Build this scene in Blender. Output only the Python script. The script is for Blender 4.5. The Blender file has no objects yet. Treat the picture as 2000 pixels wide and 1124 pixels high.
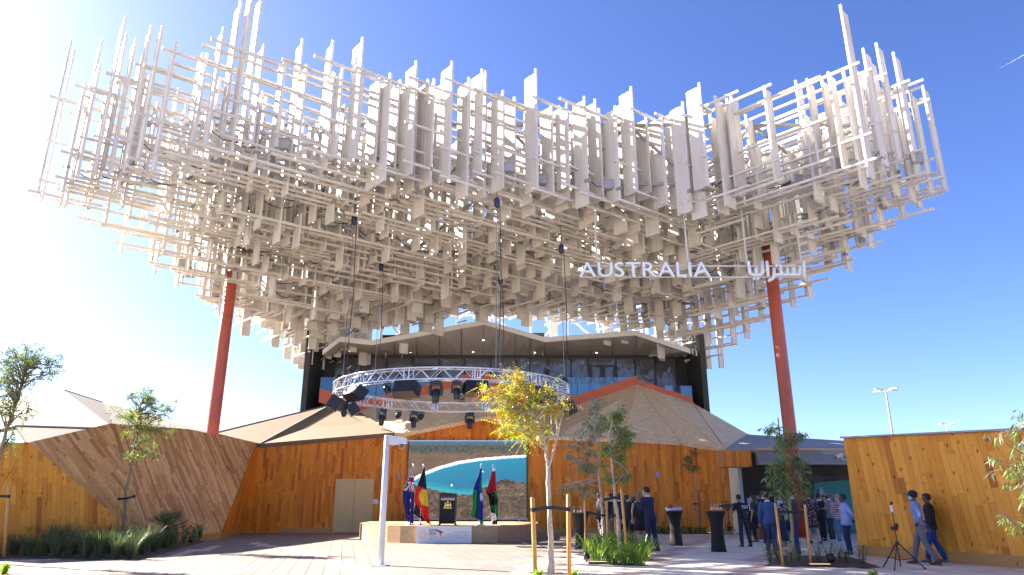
import bpy, bmesh, math, random
import numpy as np
from mathutils import Vector, Matrix, noise as mnoise
R = math.radians
random.seed(7)
scene = bpy.context.scene
COL = scene.collection

# ---------------------------------------------------------------- camera
FPX, PITCH, EYE = 1350.0, R(17.1), 1.65          # focal length in photo pixels, upward tilt, eye height
cam = bpy.data.cameras.new('camera'); cam_o = bpy.data.objects.new('camera', cam); COL.objects.link(cam_o)
cam.sensor_width = 36.0; cam.lens = 36.0 * FPX / 2000.0
cam.clip_start = 0.1; cam.clip_end = 20000
cam_o.location = (0, 0, EYE); cam_o.rotation_euler = (R(90) + PITCH, 0, 0)
scene.camera = cam_o

# ---------------------------------------------------------------- sky, sun, exposure
SUN_AZ = Vector((-0.90, 0.43, 0)).normalized()    # towards the sun: left and slightly beyond the pavilion
SUN_EL = R(31)
sun_dir = Vector((SUN_AZ.x * math.cos(SUN_EL), SUN_AZ.y * math.cos(SUN_EL), math.sin(SUN_EL)))
world = bpy.data.worlds.new('World'); scene.world = world; world.use_nodes = True
wn = world.node_tree; wn.nodes.clear()
sky = wn.nodes.new('ShaderNodeTexSky'); sky.sky_type = 'NISHITA'; sky.sun_disc = False
sky.sun_elevation = SUN_EL; sky.sun_rotation = math.atan2(SUN_AZ.x, SUN_AZ.y)
sky.air_density = 0.70; sky.dust_density = 0.8; sky.ozone_density = 4.4; sky.altitude = 10
bg = wn.nodes.new('ShaderNodeBackground'); bg.inputs['Strength'].default_value = 0.05
wo = wn.nodes.new('ShaderNodeOutputWorld')
hs = wn.nodes.new('ShaderNodeHueSaturation'); hs.inputs['Saturation'].default_value = 1.10; hs.inputs['Hue'].default_value = 0.514
wn.links.new(sky.outputs[0], hs.inputs['Color']); wn.links.new(hs.outputs[0], bg.inputs[0]); wn.links.new(bg.outputs[0], wo.inputs[0])
sl = bpy.data.lights.new('sun', 'SUN'); sl.energy = 4.3; sl.angle = R(0.53); sl.color = (1.0, 0.925, 0.81)
so = bpy.data.objects.new('sun', sl); COL.objects.link(so)
so.rotation_euler = (-sun_dir).to_track_quat('-Z', 'Y').to_euler(); so.location = (-60, 40, 60)
vs = scene.view_settings; vs.view_transform = 'Standard'; vs.look = 'None'; vs.exposure = 2.76; vs.gamma = 1.0
try: vs.use_curve_mapping = False
except Exception: pass
scene.cycles.max_bounces = 8; scene.cycles.transparent_max_bounces = 12

# ---------------------------------------------------------------- pixel (of the 2000 x 1124 photograph) -> direction -> place
CP, SP = math.cos(PITCH), math.sin(PITCH)
CAM = Vector((0, 0, EYE))
def ray(px, py):
    h = (px - 1000) / FPX; v = (562 - py) / FPX
    return Vector((h, CP - v * SP, SP + v * CP))
def at(px, py, Y):                                  # where the ray meets the plane at depth Y
    d = ray(px, py); return CAM + d * (Y / d.y)
def gp(px, py, z=0.0):                              # where the ray meets the level z
    d = ray(px, py); return CAM + d * ((z - EYE) / d.z)
def rp(px, py, p0, n):                              # where the ray meets a plane
    d = ray(px, py); return CAM + d * ((p0 - CAM).dot(n) / d.dot(n))
def pxm(p):                                         # photo pixels per metre at a point
    return FPX / (p.y * CP + (p.z - EYE) * SP)

# ---------------------------------------------------------------- materials
MATS = {}
def new_mat(name):
    m = bpy.data.materials.new(name); m.use_nodes = True
    nt = m.node_tree; b = nt.nodes['Principled BSDF']; MATS[name] = m
    return m, nt, b
def N(nt, t, **kw):
    n = nt.nodes.new(t)
    for k, v in kw.items(): setattr(n, k, v)
    return n
def ramp(nt, fac, stops):
    r = N(nt, 'ShaderNodeValToRGB'); e = r.color_ramp.elements
    while len(e) < len(stops): e.new(0.5)
    for i, (p, c) in enumerate(stops): e[i].position = p; e[i].color = (*c, 1)
    nt.links.new(fac, r.inputs[0]); return r.outputs[0]
def mixc(nt, fac, a, b, mode='MIX'):
    m = N(nt, 'ShaderNodeMix', data_type='RGBA', blend_type=mode)
    for s, v in ((m.inputs[0], fac), (m.inputs[6], a), (m.inputs[7], b)):
        if hasattr(v, 'is_linked') or hasattr(v, 'links'): nt.links.new(v, s)
        elif isinstance(v, (int, float)): s.default_value = v
        else: s.default_value = (*v, 1)
    return m.outputs[2]
def noise_tex(nt, scale, detail=4, vec=None, rough=0.55, dist=0.0):
    n = N(nt, 'ShaderNodeTexNoise'); n.inputs['Scale'].default_value = scale; n.inputs['Detail'].default_value = detail
    n.inputs['Roughness'].default_value = rough; n.inputs['Distortion'].default_value = dist
    if vec is not None: nt.links.new(vec, n.inputs['Vector'])
    return n.outputs['Fac']
def wpos(nt, scale=(1, 1, 1), rot=(0, 0, 0)):
    g = N(nt, 'ShaderNodeNewGeometry'); mp = N(nt, 'ShaderNodeMapping')
    mp.inputs['Scale'].default_value = scale; mp.inputs['Rotation'].default_value = rot
    nt.links.new(g.outputs['Position'], mp.inputs[0]); return mp.outputs[0]
def pos_obj(nt, scale=(1, 1, 1)):
    g = N(nt, 'ShaderNodeTexCoord'); mp = N(nt, 'ShaderNodeMapping'); mp.inputs['Scale'].default_value = scale
    nt.links.new(g.outputs['Object'], mp.inputs[0]); return mp.outputs[0]
def piece_random(nt):                               # one number for each piece, joined or not
    oi = N(nt, 'ShaderNodeObjectInfo'); ge = N(nt, 'ShaderNodeNewGeometry'); a = N(nt, 'ShaderNodeMath', operation='ADD')
    f = N(nt, 'ShaderNodeMath', operation='FRACT')
    nt.links.new(oi.outputs['Random'], a.inputs[0]); nt.links.new(ge.outputs['Random Per Island'], a.inputs[1])
    nt.links.new(a.outputs[0], f.inputs[0]); return f.outputs[0]
def bump(nt, b, h, strength=0.3, dist=0.02):
    n = N(nt, 'ShaderNodeBump'); n.inputs['Strength'].default_value = strength; n.inputs['Distance'].default_value = dist
    nt.links.new(h, n.inputs['Height']); nt.links.new(n.outputs[0], b.inputs['Normal'])

def plain(name, col, rough=0.6, var=0.12, scale=6.0, metal=0.0, bumps=0.0, spec=0.5):
    m, nt, b = new_mat(name)
    f = noise_tex(nt, scale, 5, wpos(nt))
    c = ramp(nt, f, [(0.3, tuple(x * (1 - var) for x in col)), (0.7, tuple(min(1, x * (1 + var)) for x in col))])
    nt.links.new(c, b.inputs['Base Color']); b.inputs['Roughness'].default_value = rough; b.inputs['Metallic'].default_value = metal
    b.inputs['Specular IOR Level'].default_value = spec
    if bumps: bump(nt, b, noise_tex(nt, scale * 6, 3, wpos(nt)), bumps, 0.01)
    return m
def wood(name, stops, grain=(14, 14, 0.9), knots=True, rough=0.55, rot=(0, 0, 0)):
    m, nt, b = new_mat(name)
    r = piece_random(nt); base = ramp(nt, r, stops)
    off = N(nt, 'ShaderNodeVectorMath', operation='ADD'); cmb = N(nt, 'ShaderNodeCombineXYZ'); mu = N(nt, 'ShaderNodeMath', operation='MULTIPLY'); mu.inputs[1].default_value = 37.0
    nt.links.new(r, mu.inputs[0]); nt.links.new(mu.outputs[0], cmb.inputs[0]); nt.links.new(mu.outputs[0], cmb.inputs[2])
    nt.links.new(wpos(nt, grain, rot), off.inputs[0]); nt.links.new(cmb.outputs[0], off.inputs[1])
    g = noise_tex(nt, 1.6, 6, off.outputs[0], 0.62, 0.8)
    gc = ramp(nt, g, [(0.28, (0.70, 0.62, 0.54)), (0.48, (1, 1, 1)), (0.75, (1.08, 1.0, 0.9))])
    c = mixc(nt, 0.85, base, gc, 'MULTIPLY')
    big = noise_tex(nt, 0.35, 3, wpos(nt)); bc = ramp(nt, big, [(0.35, (0.92, 0.90, 0.88)), (0.65, (1.1, 1.07, 1.03))])
    c = mixc(nt, 1.0, c, bc, 'MULTIPLY')
    if knots:
        v = N(nt, 'ShaderNodeTexVoronoi'); v.inputs['Scale'].default_value = 1.0; v.inputs['Randomness'].default_value = 1.0
        nt.links.new(wpos(nt, (4.2, 4.2, 2.1), rot), v.inputs['Vector'])
        k = ramp(nt, v.outputs['Distance'], [(0.05, (0.28, 0.17, 0.1)), (0.17, (1, 1, 1))])
        c = mixc(nt, 1.0, c, k, 'MULTIPLY')
    nt.links.new(c, b.inputs['Base Color']); b.inputs['Roughness'].default_value = rough; b.inputs['Specular IOR Level'].default_value = 0.3
    bump(nt, b, g, 0.25, 0.006)
    return m
def vcol(name, rough=0.7, emit=0.0):
    m, nt, b = new_mat(name)
    a = N(nt, 'ShaderNodeVertexColor'); a.layer_name = 'Col'
    nt.links.new(a.outputs[0], b.inputs['Base Color']); b.inputs['Roughness'].default_value = rough
    if emit:
        nt.links.new(a.outputs[0], b.inputs['Emission Color']); b.inputs['Emission Strength'].default_value = emit
    return m
def screen_mat():
    m, nt, b = new_mat('screen_image'); a = N(nt, 'ShaderNodeVertexColor'); a.layer_name = 'Col'
    b.inputs['Base Color'].default_value = (.012, .012, .013, 1); b.inputs['Roughness'].default_value = .5
    nt.links.new(a.outputs[0], b.inputs['Emission Color']); b.inputs['Emission Strength'].default_value = .26
def leaf(name, col, var=0.35, trans=0.35):
    m = bpy.data.materials.new(name); m.use_nodes = True; nt = m.node_tree; nt.nodes.clear(); MATS[name] = m
    ge = N(nt, 'ShaderNodeNewGeometry')
    c = ramp(nt, ge.outputs['Random Per Island'], [(0, tuple(x * (1 - var) for x in col)), (1, tuple(min(1, x * (1 + var)) for x in col))])
    d = N(nt, 'ShaderNodeBsdfDiffuse'); t = N(nt, 'ShaderNodeBsdfTranslucent'); g = N(nt, 'ShaderNodeBsdfGlossy'); g.inputs['Roughness'].default_value = 0.45
    a = N(nt, 'ShaderNodeMixShader'); a.inputs[0].default_value = trans; e = N(nt, 'ShaderNodeMixShader'); e.inputs[0].default_value = 0.05; o = N(nt, 'ShaderNodeOutputMaterial')
    nt.links.new(c, d.inputs[0]); nt.links.new(c, t.inputs[0])
    nt.links.new(d.outputs[0], a.inputs[1]); nt.links.new(t.outputs[0], a.inputs[2])
    nt.links.new(a.outputs[0], e.inputs[1]); nt.links.new(g.outputs[0], e.inputs[2]); nt.links.new(e.outputs[0], o.inputs[0])
    return m
def M(n): return MATS[n]

ORANGE = [(0.0, (0.48, 0.130, 0.010)), (0.2, (0.64, 0.195, 0.014)), (0.5, (0.72, 0.235, 0.018)), (0.8, (0.80, 0.285, 0.028)), (0.93, (0.66, 0.205, 0.017)), (1.0, (0.42, 0.115, 0.011))]
BROWN = [(0.0, (0.38, 0.175, 0.065)), (0.3, (0.53, 0.275, 0.110)), (0.6, (0.62, 0.345, 0.150)), (0.85, (0.70, 0.42, 0.205)), (1.0, (0.42, 0.20, 0.08))]
GOLD = [(0.0, (0.66, 0.240, 0.022)), (0.3, (0.78, 0.32, 0.032)), (0.8, (0.86, 0.375, 0.05)), (0.92, (0.70, 0.26, 0.028)), (1.0, (0.42, 0.135, 0.02))]
wood('timber_orange', ORANGE); wood('timber_brown', BROWN, (10, 10, 1.2)); wood('timber_gold', GOLD)
wood('timber_skirting', [(0, (0.47, 0.23, 0.07)), (1, (0.52, 0.27, 0.09))], (1.2, 1.2, 14))
wood('plywood_light', [(0, (0.52, 0.33, 0.18)), (1, (0.56, 0.37, 0.205))], (1.0, 1.0, 7), False)
wood('plywood_red', [(0, (0.46, 0.22, 0.115)), (1, (0.50, 0.25, 0.13))], (1.0, 1.0, 7), False)
wood('stake_wood', [(0, (0.50, 0.27, 0.08)), (1, (0.56, 0.32, 0.11))], (20, 20, 2), False)
def clt():
    m, nt, b = new_mat('roof_boards')
    w = wpos(nt, (1.0, 1.0, 1.0), (0, 0, R(-35)))
    bt = N(nt, 'ShaderNodeTexBrick'); bt.inputs['Scale'].default_value = 1.0; bt.inputs['Brick Width'].default_value = 0.62; bt.inputs['Row Height'].default_value = 0.13
    bt.inputs['Mortar Size'].default_value = 0.004; bt.inputs['Color1'].default_value = (0.86, 0.67, 0.43, 1); bt.inputs['Color2'].default_value = (0.77, 0.58, 0.37, 1); bt.inputs['Mortar'].default_value = (0.30, 0.20, 0.12, 1)
    nt.links.new(w, bt.inputs['Vector'])
    g = noise_tex(nt, 1.0, 6, wpos(nt, (2.2, 14, 14), (0, 0, R(-35))), 0.6, 0.5)
    c = mixc(nt, 0.9, bt.outputs[0], ramp(nt, g, [(0.3, (0.68, 0.62, 0.55)), (0.6, (1.05, 1.03, 1.0))]), 'MULTIPLY')
    nt.links.new(c, b.inputs['Base Color']); b.inputs['Roughness'].default_value = 0.75; bump(nt, b, g, 0.2, 0.01)
clt()
plain('roof_membrane', (0.175, 0.125, 0.077), 0.8, 0.07, 1.2, bumps=0.1)
plain('roof_pale', (0.115, 0.094, 0.073), 0.8, 0.06, 0.8)
plain('roof_grey', (0.34, 0.33, 0.34), 0.8, 0.08, 1.0)
def canopy_paint():
    m, nt, b = new_mat('canopy_white')
    base = ramp(nt, piece_random(nt), [(0, (0.60, 0.57, 0.525)), (0.5, (0.64, 0.61, 0.565)), (1, (0.67, 0.64, 0.60))])
    d = noise_tex(nt, 1.4, 6, wpos(nt, (1, 1, .35)), .65); c = mixc(nt, 1.0, base, ramp(nt, d, [(.3, (.86,.83,.78)), (.55, (1,1,1))]), 'MULTIPLY')
    nt.links.new(c, b.inputs['Base Color']); b.inputs['Roughness'].default_value = 0.45
canopy_paint()
plain('steel_grey', (0.27, 0.26, 0.25), 0.5, 0.08, 3.0)
plain('steel_galv', (0.60, 0.61, 0.62), 0.35, 0.06, 8.0, metal=0.6)
plain('aluminium', (0.74, 0.75, 0.78), 0.28, 0.05, 12.0, metal=0.75)
plain('white_paint', (0.62, 0.64, 0.67), 0.35, 0.03, 3.0)
plain('sign_white', (0.78, 0.87, 0.90), 0.3, 0.03, 3.0)
plain('pillar_red', (0.43, 0.085, 0.042), 0.42, 0.16, 1.3)
plain('fascia_orange', (0.55, 0.115, 0.04), 0.5, 0.07, 2.0)
plain('black_plastic', (0.018, 0.018, 0.02), 0.38, 0.2, 8.0)
plain('black_cloth', (0.012, 0.009, 0.008), 0.75, 0.25, 5.0)
plain('beam_grey', (0.20, 0.19, 0.19), 0.5, 0.08, 2.0)
plain('dark_wall', (0.030, 0.028, 0.027), 0.6, 0.2, 1.5)
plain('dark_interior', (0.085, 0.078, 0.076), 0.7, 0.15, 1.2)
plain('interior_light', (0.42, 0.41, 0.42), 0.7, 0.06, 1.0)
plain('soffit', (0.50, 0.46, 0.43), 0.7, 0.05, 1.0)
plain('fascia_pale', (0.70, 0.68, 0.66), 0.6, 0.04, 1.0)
plain('door_tan', (0.60, 0.42, 0.18), 0.6, 0.05, 1.5)
plain('plate_white', (0.72, 0.70, 0.69), 0.5, 0.03)
plain('plate_grey', (0.30, 0.31, 0.33), 0.5, 0.06)
plain('rubber_black', (0.02, 0.02, 0.022), 0.7, 0.2, 10)
plain('bark_pale', (0.44, 0.36, 0.28), 0.8, 0.3, 14, bumps=0.4)
plain('bark_brown', (0.26, 0.19, 0.12), 0.85, 0.3, 14, bumps=0.4)
plain('bark_green', (0.22, 0.24, 0.08), 0.8, 0.25, 12, bumps=0.3)
plain('soil', (0.10, 0.062, 0.038), 0.95, 0.4, 9, bumps=0.8)
plain('sand', (0.50, 0.42, 0.32), 0.95, 0.12, 0.6)
plain('gravel_red', (0.32, 0.19, 0.13), 0.95, 0.4, 30, bumps=0.8)
plain('joint', (0.10, 0.09, 0.082), 0.95, 0.15, 4)
plain('gold', (0.75, 0.53, 0.13), 0.3, 0.2, 40, metal=0.7)
plain('teal_print', (0.015, 0.22, 0.22), 0.5, 0.12, 1.5)
plain('blue_print', (0.12, 0.18, 0.42), 0.5, 0.1, 2)
plain('lilac_print', (0.32, 0.32, 0.46), 0.5, 0.1, 2)
plain('orange_print', (0.50, 0.13, 0.04), 0.5, 0.1, 2)
plain('cable', (0.03, 0.03, 0.032), 0.6, 0.1)
plain('chain_grey', (0.22, 0.22, 0.23), 0.5, 0.1)
plain('motor_blue', (0.02, 0.03, 0.09), 0.45, 0.1)
plain('lamp_lens', (0.10, 0.11, 0.13), 0.1, 0.1, 5)
def tilemat(name, col):
    m, nt, b = new_mat(name)
    r = piece_random(nt); base = ramp(nt, r, [(0, tuple(x * 0.90 for x in col)), (0.5, col), (1, tuple(min(1, x * 1.07) for x in col))])
    f = noise_tex(nt, 0.45, 5, wpos(nt)); sp = noise_tex(nt, 60, 2, wpos(nt))
    c = mixc(nt, 1.0, base, ramp(nt, f, [(0.3, (0.88, 0.87, 0.86)), (0.65, (1.04, 1.03, 1.02))]), 'MULTIPLY')
    c = mixc(nt, 1.0, c, ramp(nt, sp, [(0.3, (0.90, 0.90, 0.90)), (0.7, (1.05, 1.05, 1.05))]), 'MULTIPLY')
    nt.links.new(c, b.inputs['Base Color']); b.inputs['Roughness'].default_value = 0.8; bump(nt, b, sp, 0.2, 0.004)
tilemat('tile_cream_sun', (0.205, 0.176, 0.147)); tilemat('tile_grey_shade', (0.66, 0.56, 0.45)); tilemat('tile_mid_sun', (0.20, 0.172, 0.155)); tilemat('tile_pink', (0.58, 0.40, 0.32)); tilemat('tile_pale', (0.80, 0.69, 0.55))  # cream and mid toned down against the sun, grey lightened for canopy shade
vcol('printed_cloth', 0.75); screen_mat(); vcol('printed_vinyl', 0.5)
def glass_dark():
    m, nt, b = new_mat('window_glass')
    b.inputs['Base Color'].default_value = (0.10, 0.098, 0.10, 1); b.inputs['Metallic'].default_value = 0.0; b.inputs['Roughness'].default_value = 0.03
    b.inputs['Specular IOR Level'].default_value = 0.5; b.inputs['IOR'].default_value = 1.8
    bump(nt, b, noise_tex(nt, 1.1, 3, wpos(nt, (1.3, 1, 0.8)), 0.5, 1.2), 0.35, 0.10)
    return m
glass_dark()
def glass_rail():
    m = bpy.data.materials.new('rail_glass'); m.use_nodes = True; nt = m.node_tree; nt.nodes.clear(); MATS['rail_glass'] = m
    t = N(nt, 'ShaderNodeBsdfTransparent'); t.inputs[0].default_value = (0.66, 0.82, 0.88, 1); g = N(nt, 'ShaderNodeBsdfGlossy'); g.inputs['Roughness'].default_value = 0.04; g.inputs[0].default_value = (0.85, 0.95, 1, 1)
    mx = N(nt, 'ShaderNodeMixShader'); mx.inputs[0].default_value = 0.10; o = N(nt, 'ShaderNodeOutputMaterial')
    nt.links.new(t.outputs[0], mx.inputs[1]); nt.links.new(g.outputs[0], mx.inputs[2]); nt.links.new(mx.outputs[0], o.inputs[0])
    m2 = m.copy(); m2.name = 'clear_glass'; MATS['clear_glass'] = m2
    for n in m2.node_tree.nodes:
        if n.type == 'BSDF_TRANSPARENT': n.inputs[0].default_value = (0.92, 0.95, 0.96, 1)
glass_rail()
def emis(name, col, st):
    m, nt, b = new_mat(name); b.inputs['Emission Color'].default_value = (*col, 1); b.inputs['Emission Strength'].default_value = st
    b.inputs['Base Color'].default_value = (*col, 1)
emis('downlight_glow', (1, 0.85, 0.6), 0.6); emis('ground_light_glow', (1, 0.72, 0.25), 0.25)

# ---------------------------------------------------------------- mesh helpers
class MB:
    def __init__(s): s.v = []; s.f = []; s.m = []; s.mats = []
    def mi(s, mat):
        if mat not in s.mats: s.mats.append(mat)
        return s.mats.index(mat)
    def poly(s, pts, faces, mat):
        o = len(s.v); s.v += [tuple(p) for p in pts]; k = s.mi(mat)
        for f in faces: s.f.append([o + i for i in f]); s.m.append(k)
        return s
    def box(s, lo, hi, mat):
        x0, y0, z0 = lo; x1, y1, z1 = hi
        return s.poly([(x0,y0,z0),(x1,y0,z0),(x1,y1,z0),(x0,y1,z0),(x0,y0,z1),(x1,y0,z1),(x1,y1,z1),(x0,y1,z1)],
                      [(3,2,1,0),(4,5,6,7),(0,1,5,4),(1,2,6,5),(2,3,7,6),(3,0,4,7)], mat)
    def obox(s, c, ax, ay, az, mat):                # centre and three half-axis vectors
        P = [c + ax*i + ay*j + az*k for k in (-1,1) for j in (-1,1) for i in (-1,1)]
        return s.poly(P, [(2,3,1,0),(4,5,7,6),(0,1,5,4),(1,3,7,5),(3,2,6,7),(2,0,4,6)], mat)
    def bar(s, p, q, w, h, mat, up=Vector((0,0,1))):
        p, q = Vector(p), Vector(q); d = (q-p); L = d.length; d.normalize()
        sd = d.cross(up)
        if sd.length < 1e-4: sd = d.cross(Vector((1,0,0)))
        sd.normalize(); u = sd.cross(d)
        return s.obox((p+q)/2, d*(L/2), sd*(w/2), u*(h/2), mat)
    def tube(s, pts, rad, mat, n=6, cap=True):
        pts = [Vector(p) for p in pts]
        if not hasattr(rad, '__len__'): rad = [rad]*len(pts)
        o = len(s.v); ref = None
        for i, p in enumerate(pts):
            d = (pts[min(i+1, len(pts)-1)] - pts[max(i-1, 0)])
            if d.length < 1e-9: d = Vector((0,0,1))
            d.normalize()
            if ref is None: ref = d.orthogonal().normalized()
            ref = (ref - d*ref.dot(d)); ref = ref.normalized() if ref.length > 1e-6 else d.orthogonal().normalized()
            b = d.cross(ref)
            for k in range(n):
                a = 2*math.pi*k/n; s.v.append(tuple(p + (ref*math.cos(a) + b*math.sin(a))*rad[i]))
        m = s.mi(mat)
        for i in range(len(pts)-1):
            for k in range(n):
                s.f.append([o+i*n+k, o+i*n+(k+1)%n, o+(i+1)*n+(k+1)%n, o+(i+1)*n+k]); s.m.append(m)
        if cap:
            s.f.append([o+k for k in range(n)][::-1]); s.m.append(m)
            e = o+(len(pts)-1)*n; s.f.append([e+k for k in range(n)]); s.m.append(m)
        return s
    def lathe(s, c, prof, mat, n=16, sx=1, sy=1):   # prof: (radius, z)
        o = len(s.v); c = Vector(c); m = s.mi(mat)
        for r, z in prof:
            for k in range(n):
                a = 2*math.pi*k/n; s.v.append((c.x + r*sx*math.cos(a), c.y + r*sy*math.sin(a), c.z + z))
        for i in range(len(prof)-1):
            for k in range(n):
                s.f.append([o+i*n+k, o+i*n+(k+1)%n, o+(i+1)*n+(k+1)%n, o+(i+1)*n+k]); s.m.append(m)
        s.f.append([o+k for k in range(n)][::-1]); s.m.append(m)
        e = o+(len(prof)-1)*n; s.f.append([e+k for k in range(n)]); s.m.append(m)
        return s
    def ball(s, c, r, mat, n=10, m_=6):
        rr = r if hasattr(r, '__len__') else (r, r, r)
        prof = [(max(1e-4, math.sin(math.pi*i/m_)), -math.cos(math.pi*i/m_)) for i in range(m_+1)]
        o = len(s.v); s.lathe((0,0,0), prof, mat, n)
        for i in range(o, len(s.v)):
            x, y, z = s.v[i]; s.v[i] = (c[0]+x*rr[0], c[1]+y*rr[1], c[2]+z*rr[2])
        return s
    def prism(s, pts2, o, ax, ay, dz, mat):         # flat outline in the plane (o, ax, ay), extruded by vector dz
        n = len(pts2); o = Vector(o); P = [o + ax*x + ay*y for x, y in pts2]; Q = [p + dz for p in P]
        return s.poly(P+Q, [tuple(range(n))[::-1], tuple(range(n, 2*n))] + [(i, (i+1) % n, n+(i+1) % n, n+i) for i in range(n)], mat)
    def xf(s, M4):
        s.v = [tuple(M4 @ Vector(p)) for p in s.v]; return s
    def mesh(s, name, smooth=False):
        me = bpy.data.meshes.new(name); me.from_pydata(s.v, [], s.f)
        for m in s.mats: me.materials.append(MATS[m])
        if len(s.mats) > 1: me.polygons.foreach_set('material_index', s.m)
        if smooth: me.polygons.foreach_set('use_smooth', [True]*len(me.polygons))
        me.update(); return me
    def build(s, name, parent=None, smooth=False, label=None, loc=None, **kw):
        off = Vector((0,0,0))
        if loc is not None: off = Vector(loc)
        elif parent is not None: off = parent.matrix_basis.translation
        if off.length and (loc is not None or parent is not None): s.v = [tuple(Vector(p) - off) for p in s.v]
        return link(name, s.mesh(name, smooth), parent, loc if loc is not None else (0,0,0), label, **kw)
def link(name, me, parent=None, loc=(0,0,0), label=None, cat=None, group=None, kind=None):
    o = bpy.data.objects.new(name, me); COL.objects.link(o); o.location = loc
    if parent is not None: o.parent = parent
    tag(o, label, cat, group, kind); return o
def tag(o, label=None, cat=None, group=None, kind=None):
    for k, v in (('label', label), ('category', cat), ('group', group), ('kind', kind)):
        if v: o[k] = v
    return o
def thing(name, label, cat, loc=(0,0,0), group=None, rz=0):
    o = bpy.data.objects.new(name, None); COL.objects.link(o); o.location = loc; o.rotation_euler = (0,0,rz)
    o.empty_display_size = 0.2
    return tag(o, label, cat, group)
def lb(mb, name, parent, smooth=False, **kw):       # part given in the thing's own local coordinates
    return link(name, mb.mesh(name, smooth), parent, **kw)
def copy_tree(src, parent=None):
    c = src.copy(); COL.objects.link(c); c.parent = parent
    for ch in list(src.children): copy_tree(ch, c)
    return c
def colgrid(name, nx, ny, fpos, fcol, mat, parent=None, thick=None, smooth=True, **kw):
    """a sheet with a flat print: fpos(a,b), fcol(a,b) with a, b in 0..1"""
    V = [fpos(i/nx, j/ny) for j in range(ny+1) for i in range(nx+1)]
    F = [(j*(nx+1)+i, j*(nx+1)+i+1, (j+1)*(nx+1)+i+1, (j+1)*(nx+1)+i) for j in range(ny) for i in range(nx)]
    me = bpy.data.meshes.new(name); me.from_pydata([tuple(v) for v in V], [], F); me.materials.append(MATS[mat])
    ca = me.color_attributes.new('Col', 'FLOAT_COLOR', 'CORNER')
    arr = np.ones((len(F)*4, 4), dtype=np.float32); k = 0
    for j in range(ny):
        for i in range(nx):
            c = fcol((i+.5)/nx, (j+.5)/ny); arr[k:k+4, :3] = c; k += 4
    ca.data.foreach_set('color', arr.ravel())
    if smooth: me.polygons.foreach_set('use_smooth', [True]*len(F))
    me.update(); o = link(name, me, parent, **kw)
    if thick:
        md = o.modifiers.new('thickness', 'SOLIDIFY'); md.thickness = thick; md.offset = 1
    return o
def clip_poly(P, C):                                # convex clip, both counter-clockwise 2-D lists
    out = P
    for i in range(len(C)):
        ax, ay = C[i]; bx, by = C[(i+1) % len(C)]; inp = out; out = []
        if not inp: break
        def sd(p): return (bx-ax)*(p[1]-ay) - (by-ay)*(p[0]-ax)
        for k in range(len(inp)):
            p, q = inp[k], inp[(k+1) % len(inp)]; a, b = sd(p), sd(q)
            if a >= 0: out.append(p)
            if (a > 0 and b < 0) or (a < 0 and b > 0):
                t = a/(a-b); out.append((p[0]+(q[0]-p[0])*t, p[1]+(q[1]-p[1])*t))
    return out
def area2(P): return 0.5*abs(sum(P[i][0]*P[(i+1) % len(P)][1]-P[(i+1) % len(P)][0]*P[i][1] for i in range(len(P))))
def inside(x, y, P):
    c = False; n = len(P)
    for i in range(n):
        (x1, y1), (x2, y2) = P[i], P[(i+1) % n]
        if (y1 > y) != (y2 > y) and x < (x2-x1)*(y-y1)/(y2-y1)+x1: c = not c
    return c
def text_mesh(txt, size, extrude, mat, bold=0.0, align='LEFT'):
    cu = bpy.data.curves.new('lettering', 'FONT'); cu.body = txt; cu.size = size; cu.extrude = extrude; cu.offset = bold; cu.align_x = align
    cu.resolution_u = 3
    o = bpy.data.objects.new('lettering', cu); COL.objects.link(o)
    dg = bpy.context.evaluated_depsgraph_get(); me = bpy.data.meshes.new_from_object(o.evaluated_get(dg))
    bpy.data.objects.remove(o); bpy.data.curves.remove(cu)
    me.materials.clear(); me.materials.append(MATS[mat]); return me
# ================================================================ ground
g = MB(); g.poly([(-3000,-3000,0),(3000,-3000,0),(3000,6000,0),(-3000,6000,0)], [(0,1,2,3)], 'sand')
g.v = [(x, y, -0.06) for x, y, z in g.v]
g.build('ground', kind='structure')
g = MB(); g.poly([(-60,2,-0.008),(40,2,-0.008),(40,48,-0.008),(-60,48,-0.008)], [(0,1,2,3)], 'joint')
pavement = g.build('pavement', kind='structure')
# planting beds (plan outlines)
BED_C = [gp(1128,1080), gp(1158,1102), gp(1256,1106), gp(1268,1086)]
BED_R = [gp(1492,1106), gp(1535,1086), gp(1668,1090), gp(1722,1110)]
BED_L = [gp(-140,1091), gp(10,1091), gp(268,1094), gp(400,1059), gp(392,1052), gp(-140,1086)]
BED_W = [Vector((6.6,37.4,0)), Vector((11.2,37.6,0)), Vector((11.2,38.3,0)), Vector((6.6,38.3,0))]
BED_N = [Vector((-20,14.5,0)), Vector((-20,17.25,0)), gp(140,1121.5), Vector((-8,14.5,0))]
beds2 = [[(p.x, p.y) for p in b] for b in (BED_C, BED_R, BED_L, BED_W, BED_N)]
def seg_dist(x, y, pts):
    m = 9e9
    for (x1, y1), (x2, y2) in zip(pts, pts[1:]):
        dx, dy = x2-x1, y2-y1; t = max(0, min(1, ((x-x1)*dx+(y-y1)*dy)/(dx*dx+dy*dy))); m = min(m, math.hypot(x-x1-t*dx, y-y1-t*dy))
    return m
def P2(*pp): return [(gp(a, b).x, gp(a, b).y) for a, b in pp]
PINK = [P2((1210,1128),(1300,1084),(1392,1048)), P2((1430,1126),(1508,1084),(1560,1062)), P2((488,1061),(560,1072),(640,1090),(720,1124)),
        P2((1000,1128),(1120,1068),(1170,1050)), P2((20,1097),(170,1090),(300,1094),(420,1068))]
PALE = P2((1225,1124),(1300,1088),(1395,1050),(1545,1062),(1505,1082),(1430,1124))
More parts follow.
